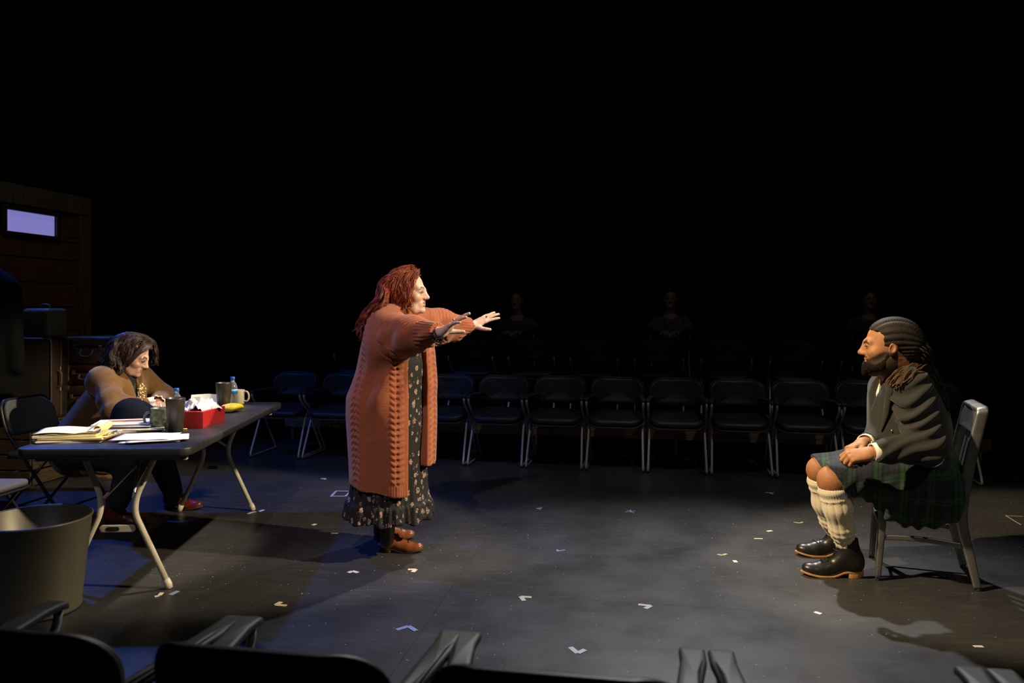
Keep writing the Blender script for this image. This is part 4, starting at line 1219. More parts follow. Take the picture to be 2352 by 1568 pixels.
def shoe(base, d, L, shaft, mats, parent, name, sole_h=.012, heel_h=.022, laces=5, w=1.0, lean=0.0):
    """Lace-up shoe or boot standing on the floor: heel back at base, toe along d. mats: upper, sole, laces."""
    d = nrm(np.array([d[0], d[1], 0])); M = np.eye(4)
    M[:3, 0], M[:3, 1], M[:3, 2], M[:3, 3] = d, np.cross((0, 0, 1), d), (0, 0, 1), (base[0], base[1], 0)
    s = L / .285
    def bend(x): x = x / s; return heel_h * sstep(.15, .075, x) + .014 * sstep(.19, .30, x)
    ops = [(cap((.045, 0, .040), (.17, 0, .028), .036, .037, (0, 0, 1), 1.0), 0), (ell((.215, 0, .022), (.068, .044 * w, .036)), .03), (ell((.04, 0, .045), (.042, .036 * w, .052)), .03),
           (cap((.085, 0, .075), (.185, 0, .040), .034, .026), .03)]
    if shaft > .1:
        ops += [(cap((.050, 0, .06), (.056 - lean, 0, shaft / s + .03), .045, .053), .04), (cap((.075, 0, .10), (.10, 0, .075), .036, .034), .03)]
    else: ops += [(cap((.05, 0, .06), (.048, 0, shaft / s + .02), .037, .036), .03)]
    top = shaft / s
    V, Q = sdf_mesh(ops, .0052, post=lambda dd, X, Y, Z: np.maximum(np.maximum(dd, sole_h * .7 - Z), Z - top - .25 * np.clip(X - .06, 0, .2)))
    L0 = V.copy()
    V = V * s; V[:, 2] += bend(V[:, 0])
    up = obj(name, xf((V, Q), M), mats[0], parent, world=True)
    ol = []
    for t in np.linspace(0, 2 * math.pi, 40, endpoint=False):
        x = .142 + .148 * math.cos(t); hwid = np.interp(x, [-.006, .03, .09, .15, .21, .26, .29], [.0, .040, .036, .043, .049, .036, .0]) * w
        hwid = max(hwid, .046 * abs(math.sin(t)) * .55)
        ol.append((x, math.copysign(hwid, math.sin(t)) if abs(math.sin(t)) > 1e-6 else 0))
    def sb(V): V = V * [s, s, 1]; V[:, 2] += sole_h / 2 + bend(V[:, 0]); return V
    obj('sole', xf(slab(np.array(ol), sole_h, .003, sb), M), mats[1], up, world=True)
    hb = np.array([p for p in ol if p[0] < .085]); hb = np.array(sorted(hb.tolist(), key=lambda p: math.atan2(p[1], p[0] - .04)))
    obj('heel', xf(slab(hb * [s * .98, s * .97], heel_h + .003, .002, lambda V: V + np.array([0, 0, (heel_h + .003) / 2])), M), mats[1], up, world=True)
    mb = MB()
    for k in range(laces):
        t = k / max(laces - 1, 1)
        x = np.interp(t, [0, .45, 1], [.185, .125, .112 if shaft > .1 else .105]); zt = np.interp(t, [0, .45, 1], [.060, .098, top - .012 if shaft > .1 else .098])
        near = L0[(np.abs(L0[:, 0] - x) < .012) & (np.abs(L0[:, 1]) < .02)]
        if shaft > .1 and t > .5:
            q_ = L0[(np.abs(L0[:, 2] - zt) < .01) & (np.abs(L0[:, 1]) < .012)]; x = q_[:, 0].max() if len(q_) else x
        else: zt = near[:, 2].max() if len(near) else zt
        pts = []
        for yy in np.linspace(-1, 1, 7):
            drop = yy * yy * .010
            pts.append((s * (x + .004 - drop * (.8 if t > .5 else .35) + .006 * yy * (1 if k % 2 else -1)), s * .021 * yy, s * (zt + .002 - drop * (.1 if t > .5 else .8)) + bend(np.array(x * s))))
        mb.add(xf(tube(pts, .0024, 5), M))
        mb.add(xf(sphere(.003, pts[0], 6, 4), M)); mb.add(xf(sphere(.003, pts[-1], 6, 4), M))
    lc = obj('laces', mb.vf(), mats[2], up, world=True); lc['kind'] = 'stuff'
    return up
def folds(V, N, seed, amp, sc, direc=None):
    """Soft cloth folds along a direction."""
    Q_ = V.copy()
    if direc is not None:
        d = nrm(direc); Q_ = Q_ - .82 * (Q_ @ d)[:, None] * d
    f = wob(Q_, sc, seed)
    return V + N * (np.abs(f) ** 1.3 * np.sign(f))[:, None] * amp

# ================================================================== the standing woman in the rust cardigan
WY = 4.37
wbase = np.array([(915 - CU) / 412, WY, 0])
a_ = math.radians(-12)
R = rotm((math.cos(a_), math.sin(a_), .01)); hs = np.array([1.0, 1.0, 1.0])
HM = headM(R, (970, 671), 4.34, hs, -1)
ops, T = head_ops(HM, hs, jawdrop=.004)
nk0, nk1 = T((-.025, 0, -.07)), P(925, 752, WY)
ops += [(cap(nk0, nk1, .054, .062), .025), (cap(T((.02, 0, -.085)), T((-.02, 0, -.12)), .040, .046), .03)]
hv, hq = sdf_mesh(ops, .0027, lo=np.array([-9, -9, 1.20]))
SKF = (.68, .46, .36)
hc = head_colors(hv, HM, hs, SKF, (.42, .075, .075), (.17, .07, .035), blush=(.62, .30, .23), jawdrop=.004)
# arms
aN = [P(890, 757, 4.22), P(948, 766, 4.02), P(1006, 764, 3.84)]
aF = [P(944, 737, 4.52), P(1012, 742, 4.70), P(1076, 748, 4.86)]
HN = frame(P(1013, 764, 3.82), (.70, -.30, .52), (-.52, .10, .75))
HF = frame(P(1083, 748, 4.87), (.74, .30, .36), (-.28, -.55, .78))
on, _, _ = hand_ops(HN, 1, spread=(9, 2, -6, -18), curl=((0, 5, 4), (2, 6, 5), (6, 10, 8), (10, 12, 8)), thumb=(46, 0, -34), tc=(12, 10), sc=.92)
of, _, _ = hand_ops(HF, -1, spread=(9, 2, -7, -22), curl=((4, 6, 4), (-2, 8, 6), (-4, 8, 6), (4, 8, 6)), thumb=(62, 0, -10), tc=(12, 10))
on += [(cap(aN[1], HN[:3, 3], .036, .025), .02)]; of += [(cap(aF[1], HF[:3, 3], .036, .025), .02)]
nv, nq = sdf_mesh(on, .0027); fv, fq = sdf_mesh(of, .0027)
# the rest of the body, under the clothes
cN, cF = P(890, 1215, 4.30), P(872, 1208, 4.58)
ops = [(cap(P(905, 800, WY), P(890, 930, WY), .13, .15), 0), (cap(nk1, P(905, 800, WY), .06, .12), .06), (cap(P(895, 940, 4.28), P(893, 1090, 4.29), .10, .065), .05), (cap(P(895, 940, 4.47), P(885, 1085, 4.5), .10, .065), .05),
       (cap(P(893, 1090, 4.29), P(890, 1240, 4.30), .060, .036), .03), (cap(P(885, 1085, 4.5), P(872, 1222, 4.60), .060, .036), .03)] + chain(aN, [.06, .045, .032], .04) + chain(aF, [.06, .045, .032], .04)
bv, bq = sdf_mesh(ops, .012)
bc = np.tile(np.array([*SKF, 1.0]), (len(bv), 1))
low = bv[:, 2] < .42; bc[low, :3] = (.030, .014, .010)          # dark stockings
V, Q = joinq((hv, hq), (nv, nq), (fv, fq), (bv, bq))
Cc = np.concatenate([hc, np.tile(np.array([.72, .49, .40, 1.0]), (len(nv), 1)), np.tile(np.array([.72, .49, .40, 1.0]), (len(fv), 1)), bc])
woman = obj('person', (V - wbase, Q), M_skinF, loc=wbase, attrs={'col': Cc})
tag(woman, 'standing red-haired person in long rust knit cardigan over floral dress, both arms stretched out', 'person')
eye_parts(T, R, 1.0, woman, None, M_eyew, M_irisd)
# dress
cx, cy = -.662, WY
def wz(v, s=412.0): return CH - (v - HV) / s
def wx(u, s=412.0): return (u - CU) / s
rows = [(wz(730), wx(905), cy, .09, .15), (wz(770), wx(915), cy, .15, .19), (wz(830), wx(912), cy, .195, .215), (wz(900), wx(903), cy, .205, .225), (wz(960), wx(900), cy, .215, .235),
        (wz(1040), wx(898), cy, .20, .23), (wz(1110), wx(895), cy, .205, .225), (wz(1160), wx(894), cy, .222, .235), (.16, wx(893), cy, .236, .245)]
def hemcut(d, X, Y, Z):
    ph = np.arctan2(Y - cy, X - cx)
    return np.maximum(d, (.205 + .010 * np.sin(ph * 9) + .006 * np.sin(ph * 17 + 1)) - Z)
dv, dq = sdf_mesh([(stack(rows), 0)], .0085, post=hemcut)
N_ = vnormals(dv, dq); ph = np.arctan2(dv[:, 1] - cy, dv[:, 0] - cx)
lowk = sstep(.62, .22, dv[:, 2]); Hn = N_ * [1, 1, 0]
dv = dv + Hn * (lowk * (.012 * np.sin(ph * 14 + 2 * np.sin(ph * 3)) + .006 * np.sin(ph * 29 + 1)))[:, None]
dv = dv + Hn * (.010 * sstep(.31, .295, dv[:, 2]) * (1 + .7 * np.sin(ph * 40)))[:, None]      # ruffle at the hem
def floral():
    m = pm('black_floral_print', (.010, .010, .011), .8)
    N, L = m.node_tree.nodes, m.node_tree.links
    tc = N.new('ShaderNodeTexCoord'); ns = N.new('ShaderNodeTexNoise'); ns.inputs['Scale'].default_value = 60
    L.new(tc.outputs['Object'], ns.inputs['Vector'])
    ad = N.new('ShaderNodeVectorMath'); ad.operation = 'MULTIPLY_ADD'; ad.inputs[1].default_value = (.016, .016, .016)
    L.new(ns.outputs['Color'], ad.inputs[0]); L.new(tc.outputs['Object'], ad.inputs[2])
    base = None
    for sc, keep, rad, ca, cb2 in ((36, .78, .36, (.50, .28, .26), (.42, .36, .27)), (60, .30, .28, (.07, .10, .05), (.30, .12, .12))):
        v = N.new('ShaderNodeTexVoronoi'); v.inputs['Scale'].default_value = sc; mpz = N.new('ShaderNodeMapping'); mpz.inputs['Scale'].default_value = (1, 1, .62); L.new(ad.outputs[0], mpz.inputs[0]); L.new(mpz.outputs[0], v.inputs['Vector'])
        sp = N.new('ShaderNodeSeparateColor'); L.new(v.outputs['Color'], sp.inputs[0])
        lt = N.new('ShaderNodeMath'); lt.operation = 'LESS_THAN'; lt.inputs[1].default_value = rad; L.new(v.outputs['Distance'], lt.inputs[0])
        n2 = N.new('ShaderNodeTexNoise'); n2.inputs['Scale'].default_value = 220; L.new(tc.outputs['Object'], n2.inputs['Vector'])
        g2 = N.new('ShaderNodeMath'); g2.operation = 'GREATER_THAN'; g2.inputs[1].default_value = .47; L.new(n2.outputs['Fac'], g2.inputs[0])
        gt = N.new('ShaderNodeMath'); gt.operation = 'GREATER_THAN'; gt.inputs[1].default_value = 1 - keep; L.new(sp.outputs[0], gt.inputs[0])
        m1 = N.new('ShaderNodeMath'); m1.operation = 'MULTIPLY'; L.new(lt.outputs[0], m1.inputs[0]); L.new(gt.outputs[0], m1.inputs[1])
        m2 = N.new('ShaderNodeMath'); m2.operation = 'MULTIPLY'; L.new(m1.outputs[0], m2.inputs[0]); L.new(g2.outputs[0], m2.inputs[1])
        cm = N.new('ShaderNodeMix'); cm.data_type = 'RGBA'; cm.inputs[6].default_value = (*ca, 1); cm.inputs[7].default_value = (*cb2, 1); L.new(sp.outputs[1], cm.inputs['Factor'])
        mx = N.new('ShaderNodeMix'); mx.data_type = 'RGBA'; L.new(m2.outputs[0], mx.inputs['Factor']); L.new(cm.outputs[2], mx.inputs[7])
        if base is None: mx.inputs[6].default_value = (.010, .010, .011, 1)
        else: L.new(base, mx.inputs[6])
        base = mx.outputs[2]
    L.new(base, N['Principled BSDF'].inputs['Base Color'])
    return m
o = obj('dress', (dv, dq), floral(), woman, world=True); o['label'] = 'long black dress with small pink flowers and ruffled hem'
# cardigan
M_knit = pm('rust_wool_knit', (.39, .117, .049), .9, spec=.15, sheen=.25, var=.16, vscale=40, bump=.55, bscale=420)
rows = [(wz(698), wx(905), cy, .075, .09), (wz(710), wx(900), cy, .105, .150), (wz(733), wx(903), cy, .135, .205), (wz(765), wx(910), cy, .178, .225), (wz(800), wx(914), cy, .205, .235), (wz(850), wx(911), cy, .222, .245),
        (wz(880), wx(907), cy, .237, .250), (wz(910), wx(900), cy, .250, .258), (wz(950), wx(900), cy, .252, .262), (wz(1000), wx(901), cy, .247, .262), (wz(1060), wx(902), cy, .240, .258), (.33, wx(903), cy, .238, .256)]
ops = [(stack(rows), 0)] + chain(aN, [.102, .080, .050], .06) + chain(aF, [.092, .074, .050], .06) + [(cap(P(885, 795, 4.20), P(965, 785, 3.98), .10, .048), .07), (cap(P(950, 780, 4.55), P(1040, 765, 4.78), .08, .045), .06)]
f1, f2 = math.radians(-63), math.radians(-33)
def card_post(d, X, Y, Z):
    px, py = X - cx, Y - cy
    d1 = -math.sin(f1) * px + math.cos(f1) * py; d2 = math.sin(f2) * px - math.cos(f2) * py
    wedge = np.maximum(np.maximum(-d1 - .0 * Z, -d2), Z - 1.17)
    d = np.maximum(d, -wedge)
    ph = np.arctan2(py, px) * np.ones_like(Z)
    zh = np.where((ph > math.radians(-48)) & (ph < math.radians(70)), .505, .362 + .045 * sstep(math.radians(-70), math.radians(-170), ph))
    zh = np.where(ph > math.radians(70), .42, zh)
    d = np.maximum(d, zh - Z)
    for w_, dr in ((HN[:3, 3], aN), (HF[:3, 3], aF)):                # flat cuffs
        ax = nrm(dr[2] - dr[1]); c = dr[2]
        loc_ = (X - c[0]) ** 2 + (Y - c[1]) ** 2 + (Z - c[2]) ** 2 < .13 ** 2
        pl = (X - c[0]) * ax[0] + (Y - c[1]) * ax[1] + (Z - c[2]) * ax[2] - .004
        d = np.where(loc_, np.maximum(d, pl), d)
    return d
kv, kq = sdf_mesh(ops, .0058, post=card_post)
N_ = vnormals(kv, kq)
dN, tN, axN, qN = seg_dist(kv, aN); dF, tF, axF, qF = seg_dist(kv, aF)
slw = np.maximum(sstep(.135, .105, dN) * sstep(.03, .11, tN), sstep(.125, .10, dF) * sstep(.03, .11, tF)); slv = slw > .5
nearm = dN < dF
ph = np.arctan2(kv[:, 1] - cy, kv[:, 0] - cx); Rr = .25
H = np.zeros(len(kv))
body = ~slv & (kv[:, 2] > .41)
def band(w, hw): return sstep(hw, hw * .8, np.abs(w))
z_ = kv[:, 2]
def cable(w, hw, per, sgn, A):          # slanting ropes either side of a ladder of holes
    b = band(w, hw)
    rope = np.abs(np.sin(math.pi * (z_ / per + sgn * np.abs(w) / .05)))
    hole = np.exp(-(w / .007) ** 2) * sstep(.1, -.5, np.cos(2 * math.pi * z_ / per))
    return b * (A * (rope - .35) - .012 * hole)
back_c = math.radians(-133) + .35 * (np.clip(z_ - .95, 0, .5)) 
w1 = (ph - back_c) * Rr; H += np.where(body, cable(w1, .040, .034, 1, .0075), 0)
w2 = (ph - math.radians(-77)) * Rr; H += np.where(body & (z_ < 1.15), cable(w2, .036, .032, -1, .0085), 0)
w3 = (ph - math.radians(-18)) * Rr; H += np.where(body & (z_ < 1.18) & (ph > math.radians(-34)), cable(w3, .055, .032, 1, .0085), 0)
H += np.where(body, .0022 * np.abs(np.sin(z_ / .009 * math.pi)) * (1 - band(w1, .04)) * .4, 0)
# shoulder yoke and sleeves: chevrons
t_ = np.where(nearm, tN, tF); q_ = np.where(nearm[:, None], qN, qF); ax_ = np.where(nearm[:, None], axN, axF)
rad_ = kv - q_; up_ = np.array([0, 0, 1.0]); ang_ = np.arctan2(np.einsum('ij,ij->i', rad_, np.cross(ax_, up_)), rad_[:, 2])
top_ = sstep(1.5, 1.1, np.abs(ang_))
H += np.where(slv, top_ * .0065 * (np.abs(np.sin(math.pi * (t_ + np.abs(ang_) * .030) / .026)) - .4), 0); H = H * np.where(slv, slw, 1 - slw)
rib = slv & (t_ > np.where(nearm, .36, .36)); 
H = np.where(rib, .003 * np.sin(ang_ * 22), H)
hemb = ~slv & (z_ < .43) & ~((ph > math.radians(-48)) & (ph < math.radians(70)))
H = np.where(hemb, .0022 * np.sin(ph * 120), H)
kv = kv + N_ * H[:, None]
lf_ = sstep(1.05, .70, z_) * (~slv)
kv = kv + N_ * (lf_ * (.014 * np.sin(ph * 5.2 + z_ * 2.2 + .6) * sstep(-2.4, -1.9, ph) * sstep(-1.15, -1.5, ph)))[:, None]
side_ = (~slv) * sstep(.72, .9, z_) * sstep(1.12, 1.0, z_)
kv = kv + N_ * (side_ * .012 * np.sin((z_ * 9 - ph * 4.0) * 2.2) * sstep(-2.3, -1.9, ph) * sstep(-1.0, -1.4, ph))[:, None]
und = slv * sstep(1.15, 1.7, np.abs(ang_)); kv = kv + N_ * (und * slw * .010 * np.sin(t_ * 38 + ang_ * 2))[:, None]
o = obj('cardigan', (kv, kq), M_knit, woman, world=True); o['label'] = 'long rust cable-knit cardigan, worn open'
# hair
M_hair1 = pm('auburn_hair', (.36, .085, .032), .45, spec=.4, var=.5, vscale=40, c2=(.13, .026, .012))
def HT(p): return HM[:3, :3] @ np.array(p) + HM[:3, 3]
ops = [(ell(HT((-.028, 0, .046)), (.106, .086, .086), R), 0), (ell(HT((-.040, -.050, -.02)), (.066, .040, .10), R), .04), (ell(HT((-.040, .050, -.02)), (.066, .040, .10), R), .04),
       (cap(HT((-.06, 0, .02)), P(884, 700, WY), .078, .050), .05), (cap(P(885, 694, WY - .02), P(852, 738, WY), .050, .022), .05)]
fc = HT((.085, 0, -.045)); 
def haircut(d, X, Y, Z):
    lx = (X - HM[0, 3]) * R[0, 0] + (Y - HM[1, 3]) * R[1, 0] + (Z - HM[2, 3]) * R[2, 0]
    lz = (X - HM[0, 3]) * R[0, 2] + (Y - HM[1, 3]) * R[1, 2] + (Z - HM[2, 3]) * R[2, 2]
    ly = (X - HM[0, 3]) * R[0, 1] + (Y - HM[1, 3]) * R[1, 1] + (Z - HM[2, 3]) * R[2, 1]
    edge = .050 + .022 * sstep(.03, .10, lz) - .016 * sstep(-.02, -.10, lz) + .028 * sstep(.04, .0, np.abs(ly)) * sstep(.075, .10, lz)
    return np.maximum(d, (lx - edge) + .0 * lz)
hv_, hq_ = sdf_mesh(ops, .006, post=haircut)
N_ = vnormals(hv_, hq_)
fl_ = (hv_ - HT((0, 0, .08)))
hv_ = hv_ + N_ * (.007 * np.sin(np.arctan2(fl_[:, 1], fl_[:, 0]) * 16 + hv_[:, 2] * 60) * .6 + .005 * wob(hv_, 70, 4))[:, None]
hair = obj('hair', (hv_, hq_), M_hair1, woman, world=True); hair['label'] = 'long wavy auburn hair'
gd = []
for y in np.linspace(-.085, .085, 9):          # over the crown, down the back
    sgn = y / .085
    gd.append([HT((.028 - .02 * abs(sgn), y * .5, .130 - .02 * abs(sgn) ** 2)), HT((-.03, y * 1.05, .133 - .045 * abs(sgn) ** 2)), HT((-.118, y * 1.25, .06 - .02 * abs(sgn))), P(886, 676, WY + y * 1.4), P(856, 716, WY + y * 1.5), P(828, 764, WY + y * 1.1)])
st1 = strands(gd, 2300, .0017, .0007, jit=.013, wave=.016, wl=.13, m=30, seg=3, seed=11, clump=17, stray=.12)
gs_ = [[HT((.072, -.010, .112)), HT((.066, -.055, .085)), HT((.050, -.084, .03)), HT((.046, -.092, -.03)), HT((.030, -.088, -.09)), P(944, 730, 4.25)],
       [HT((.062, -.030, .115)), HT((.045, -.082, .06)), HT((.036, -.098, -.02)), HT((.022, -.096, -.085)), P(932, 738, 4.24)],
       [HT((.030, -.060, .110)), HT((.005, -.098, .05)), HT((0, -.106, -.03)), HT((-.005, -.10, -.09)), P(918, 732, 4.22), P(910, 748, 4.15)],
       [HT((-.010, -.060, .115)), HT((-.04, -.105, .05)), HT((-.045, -.108, -.03)), HT((-.05, -.10, -.10)), P(895, 728, 4.22), P(884, 750, 4.16)],
       [HT((-.05, -.055, .110)), HT((-.09, -.10, .04)), HT((-.10, -.10, -.04)), P(868, 722, 4.3), P(848, 755, 4.32)],
       [HT((-.05, -.035, .118)), HT((-.10, -.095, .05)), HT((-.10, -.115, -.04)), P(884, 720, 4.22), P(866, 752, 4.16), P(856, 775, 4.15)],
       [HT((-.06, -.030, .122)), HT((-.115, -.075, .05)), HT((-.125, -.08, -.02)), P(862, 712, 4.30), P(838, 748, 4.32), P(824, 772, 4.33)]]
st2 = strands(gs_, 2000, .0017, .0007, jit=.009, wave=.016, wl=.12, m=30, seg=3, seed=12, clump=17, stray=.12)
mb = MB().add(st1).add(st2)
o = obj('hair_strands', mb.vf(), M_hair1, hair, world=True); o['kind'] = 'stuff'
# shoes, jewellery
M_shoeL = pm('tan_leather', (.30, .095, .035), .33, var=.3, vscale=20, coat=.2)
M_solD = pm('dark_shoe_sole', (.03, .018, .012), .6)
M_laceB = pm('brown_lace', (.16, .06, .03), .7)
o = shoe(G(875, 1266), (1, -.05), .238, .078, (M_shoeL, M_solD, M_laceB), woman, 'shoe', .008, .016, 4, .95); o['label'] = 'tan leather lace-up shoe nearer the camera'
o = shoe(G(860, 1239), (1, .10), .236, .078, (M_shoeL, M_solD, M_laceB), woman, 'shoe', .008, .016, 4, .95); o['label'] = 'tan shoe on the far foot'
M_bead = pm('black_beads', (.012, .011, .011), .2)
M_redst = pm('dark_red_stone', (.25, .008, .008), .15)
M_silver = pm('silver', (.7, .68, .64), .2, metal=1)
for (Mh, nm_) in ((HN, 'near'), (HF, 'far')):
    c = Mh[:3, 3] - Mh[:3, 0] * .014; mb = MB()
    for k in range(3):
        for j in range(16):
            an = j / 16 * 2 * math.pi
            mb.add(sphere(.0055, c - Mh[:3, 0] * (.010 * k) + Mh[:3, 1] * math.cos(an) * (.034 + .002 * k) + Mh[:3, 2] * math.sin(an) * (.029 + .002 * k) - np.array([0, 0, .006 * k]), 6, 4))
    o = obj('bracelet', mb.vf(), M_bead, woman, world=True); o['label'] = f'stacked dark bead bracelets on the {nm_} wrist'; o['kind'] = 'stuff'
    if nm_ == 'near': obj('bracelet_stone', sphere(.009, c + Mh[:3, 2] * .033, 10, 6), M_redst, o, world=True)
def fring(Mh, side, kn, d, r, nm, stone):
    p = Mh[:3, 3] + Mh[:3, :3] @ np.array([kn[0] + d, kn[1] * side, kn[2]])
    x, y, z = Mh[:3, 0], Mh[:3, 1], Mh[:3, 2]
    pts = [p + r * (math.cos(a) * y + math.sin(a) * z) for a in np.arange(14) / 14 * 2 * math.pi]
    o = obj(nm, tube(pts, .0022, 6, closed=True), M_silver, woman, world=True)
    obj('ring_stone', sphere(.0062, p + z * (r + .003), 8, 6, (1, 1, .7)) if False else xf(sphere(.0062, (0, 0, 0), 10, 6), mv(*(p + z * (r + .003)))), stone, o, world=True)
fring(HF, -1, (.092, .008, .004), .016, .0108, 'finger_ring', M_redst)
fring(HN, 1, (.087, -.011, -.002), .012, .0104, 'finger_ring', M_silver)

# ================================================================== the seated man in kilt and jacket
mbase = np.array([NC[0], NC[1], 0])
a_ = math.radians(158)
R = rotm((math.cos(a_), math.sin(a_), -.02)); hs = np.array([1.16, 1.12, 1.10])
HM2 = headM(R, (1988, 795), 3.96, hs, 1)
ops, T2 = head_ops(HM2, hs, male=True)
nk0, nk1 = T2((-.030, 0, -.06)), P(2058, 858, 4.04)
ops += [(cap(nk0, nk1, .066, .074), .03), (ell(T2((.062, 0, -.112)), (.040, .036, .030), R), .022), (cap(T2((.01, 0, -.09)), P(2040, 850, 4.03), .055, .06), .03)]
hv, hq = sdf_mesh(ops, .0030, lo=np.array([-9, -9, .98]))
SKM = (.46, .205, .095)
hc = head_colors(hv, HM2, hs, SKM, (.36, .15, .10), (.020, .013, .010), True, beard=(.022, .016, .012))
lc = (hv - HM2[:3, 3]) @ R / hs
# arms and clasped hands
aN = [P(2092, 886, 3.84), P(2126, 1026, 3.72), P(2014, 1038, 3.70)]
aF = [P(2034, 884, 4.22), P(2052, 1004, 4.30), P(1990, 1016, 3.96)]
HN = frame(P(1998, 1041, 3.70), (-.955, .22, -.16), (-.10, -.62, .78))
HF = frame(P(1981, 1018, 3.93), (-.86, -.42, -.20), (.05, .25, .96))
cur = ((46, 52, 36), (52, 58, 38), (56, 60, 40), (60, 62, 40))
on, _, _ = hand_ops(HN, -1, spread=(5, 1, -3, -8), curl=cur, thumb=(28, 0, -28), tc=(16, 24), sc=1.02)
of, _, _ = hand_ops(HF, 1, spread=(5, 1, -3, -8), curl=((50, 60, 40),) * 4, thumb=(30, 0, -10), tc=(18, 22), sc=1.02)
on += [(cap(aN[1], HN[:3, 3], .040, .029), .02)]; of += [(cap(aF[1], HF[:3, 3], .040, .029), .02)]
nv, nq = sdf_mesh(on, .0029); fv, fq = sdf_mesh(of, .0029)
# legs
hipN, hipF = P(2132, 1090, 3.93), P(2112, 1076, 4.16)
knN, knF = P(1914, 1104, 3.92), P(1886, 1080, 4.19)
calN, calF = P(1924, 1164, 3.93), P(1896, 1152, 4.23)
anN, anF = P(1943, 1262, 3.985), P(1922, 1232, 4.30)
lops = [(cap(hipN, knN, .105, .068), 0), (cap(hipF, knF, .105, .066), .03), (ell(knN + [-.012, 0, .004], (.062, .060, .066)), .03), (ell(knF + [-.012, 0, .004], (.060, .058, .064)), .03)]
lops += chain([knN, calN, anN], [.058, .058, .038], .03) + chain([knF, calF, anF], [.056, .055, .038], .03)
lv, lq = sdf_mesh(lops, .0065)
ops = [(cap(P(2085, 900, 4.03), P(2105, 1040, 4.03), .13, .14), 0), (cap(nk1, P(2085, 900, 4.03), .07, .12), .06)] + chain(aN, [.06, .05, .036], .04) + chain(aF, [.06, .05, .036], .04) + [(cap(hipN, hipF, .12, .12), .06), (cap(P(2100, 1000, 4.03), (hipN + hipF) / 2, .14, .13), .06)]
bv, bq = sdf_mesh(ops, .012)
V, Q = joinq((hv, hq), (nv, nq), (fv, fq), (lv, lq), (bv, bq))
sk = lambda n, c=SKM: np.tile(np.array([*c, 1.0]), (n, 1))
Cc = np.concatenate([hc, sk(len(nv), (.50, .235, .115)), sk(len(fv), (.50, .235, .115)), sk(len(lv), (.40, .17, .075)), sk(len(bv))])
man = obj('person', (V - mbase, Q), M_skinM, loc=mbase, attrs={'col': Cc})
tag(man, 'seated bearded person in dark jacket, green tartan kilt and cream socks, hands clasped', 'person')
eye_parts(T2, R, 1.12, man, None, M_eyew, M_irisd)
# jacket
M_jack = pm('charcoal_wool', (.034, .032, .029), .85, spec=.2, sheen=.15, bump=.15, bscale=500, var=.15, vscale=50)
jc = 4.03
def mz(v, s=447.0): return CH - (v - HV) / s
def mx_(u, s=447.0): return (u - CU) / s
rows = [(mz(842), mx_(2066), jc, .06, .08), (mz(858), mx_(2068), jc, .09, .145), (mz(878), mx_(2071), jc, .128, .205), (mz(905), mx_(2074), jc, .160, .225), (mz(945), mx_(2082), jc, .182, .220), (mz(985), mx_(2087), jc, .195, .210),
        (mz(1030), mx_(2090), jc, .196, .21), (mz(1068), mx_(2097), jc, .190, .215), (mz(1098), mx_(2100), jc, .18, .21)]
ops = [(stack(rows), 0), (cap(P(2092, 893, 3.87), P(2046, 888, 4.2), .082, .08), .05)] + chain(aN, [.092, .080, .054], .045) + chain(aF, [.085, .075, .052], .045)
g1, g2 = math.radians(160), math.radians(-160)
jcx = mx_(2078)
def jack_post(d, X, Y, Z):
    px, py = X - jcx, Y - jc
    d1 = -math.sin(g1) * px + math.cos(g1) * py; d2 = math.sin(g2) * px - math.cos(g2) * py
    k = sstep(.72, 1.0, Z)
    wedge = np.maximum(np.maximum(-d1 + .10 * (1 - k), -d2 + .10 * (1 - k)), .70 - Z)
    inner = .085 - np.sqrt(px * px + py * py)
    d = np.maximum(d, -np.maximum(wedge, inner))
    for dr in (aN, aF):
        ax = nrm(dr[2] - dr[1]); c = dr[2]
        loc_ = (X - c[0]) ** 2 + (Y - c[1]) ** 2 + (Z - c[2]) ** 2 < .11 ** 2
        pl = (X - c[0]) * ax[0] + (Y - c[1]) * ax[1] + (Z - c[2]) * ax[2] - .002
        d = np.where(loc_ & (X < 1.93), np.maximum(d, pl), d)
    return d
jv, jq = sdf_mesh(ops, .0065, post=jack_post)
N_ = vnormals(jv, jq); dN, tN, axN, qN = seg_dist(jv, aN)
up_ = sstep(.125, .095, dN)
cf = -jv[:, 0] * .46 + jv[:, 2] * .89; fo = np.sin(cf * 112 + 2.6 * wob(jv, 9, 5)); fo = np.sign(fo) * np.abs(fo) ** .7; wt = np.exp(-((tN - .20) / .12) ** 2) * .0075 + .004 * np.exp(-((tN - .12) / .07) ** 2) + .004
jv = jv + N_ * (up_ * fo * wt)[:, None]
jv = jv + N_ * ((1 - up_) * .006 * wob(jv * [1, 1, .5], 22, 9))[:, None]
jac = obj('jacket', (jv, jq), M_jack, man, world=True); jac['label'] = 'dark charcoal jacket with brass buttons'
M_shirt = pm('white_shirt', (.85, .80, .68), .8)
rows2 = [(r[0], r[1] + .012, r[2], max(r[3] - .022, .05), max(r[4] - .03, .06)) for r in rows[:7]]
sv, sq = sdf_mesh([(stack(rows2), 0)], .010)
obj('shirt', (sv, sq), M_shirt, man, world=True)
M_tie = pm('black_tie', (.010, .010, .011), .6)
tp = [surf_at(sv, u, v) + [-.006, -.006, 0] for u, v in ((2040, 868), (2031, 900), (2027, 930), (2020, 965))]
obj('necktie', tube(smoothpath(tp, 5), [.009, .011, .013, .014], 8), M_tie, man, world=True)
lp = [surf_at(jv, u, v) + [-.004, -.008, 0] for u, v in ((2056, 846), (2046, 868), (2037, 905), (2030, 945), (2020, 985))]
obj('lapel', tube(smoothpath(lp, 5), [.012, .020, .024, .018, .004], 10, flat=.45), M_jack, man, world=True)
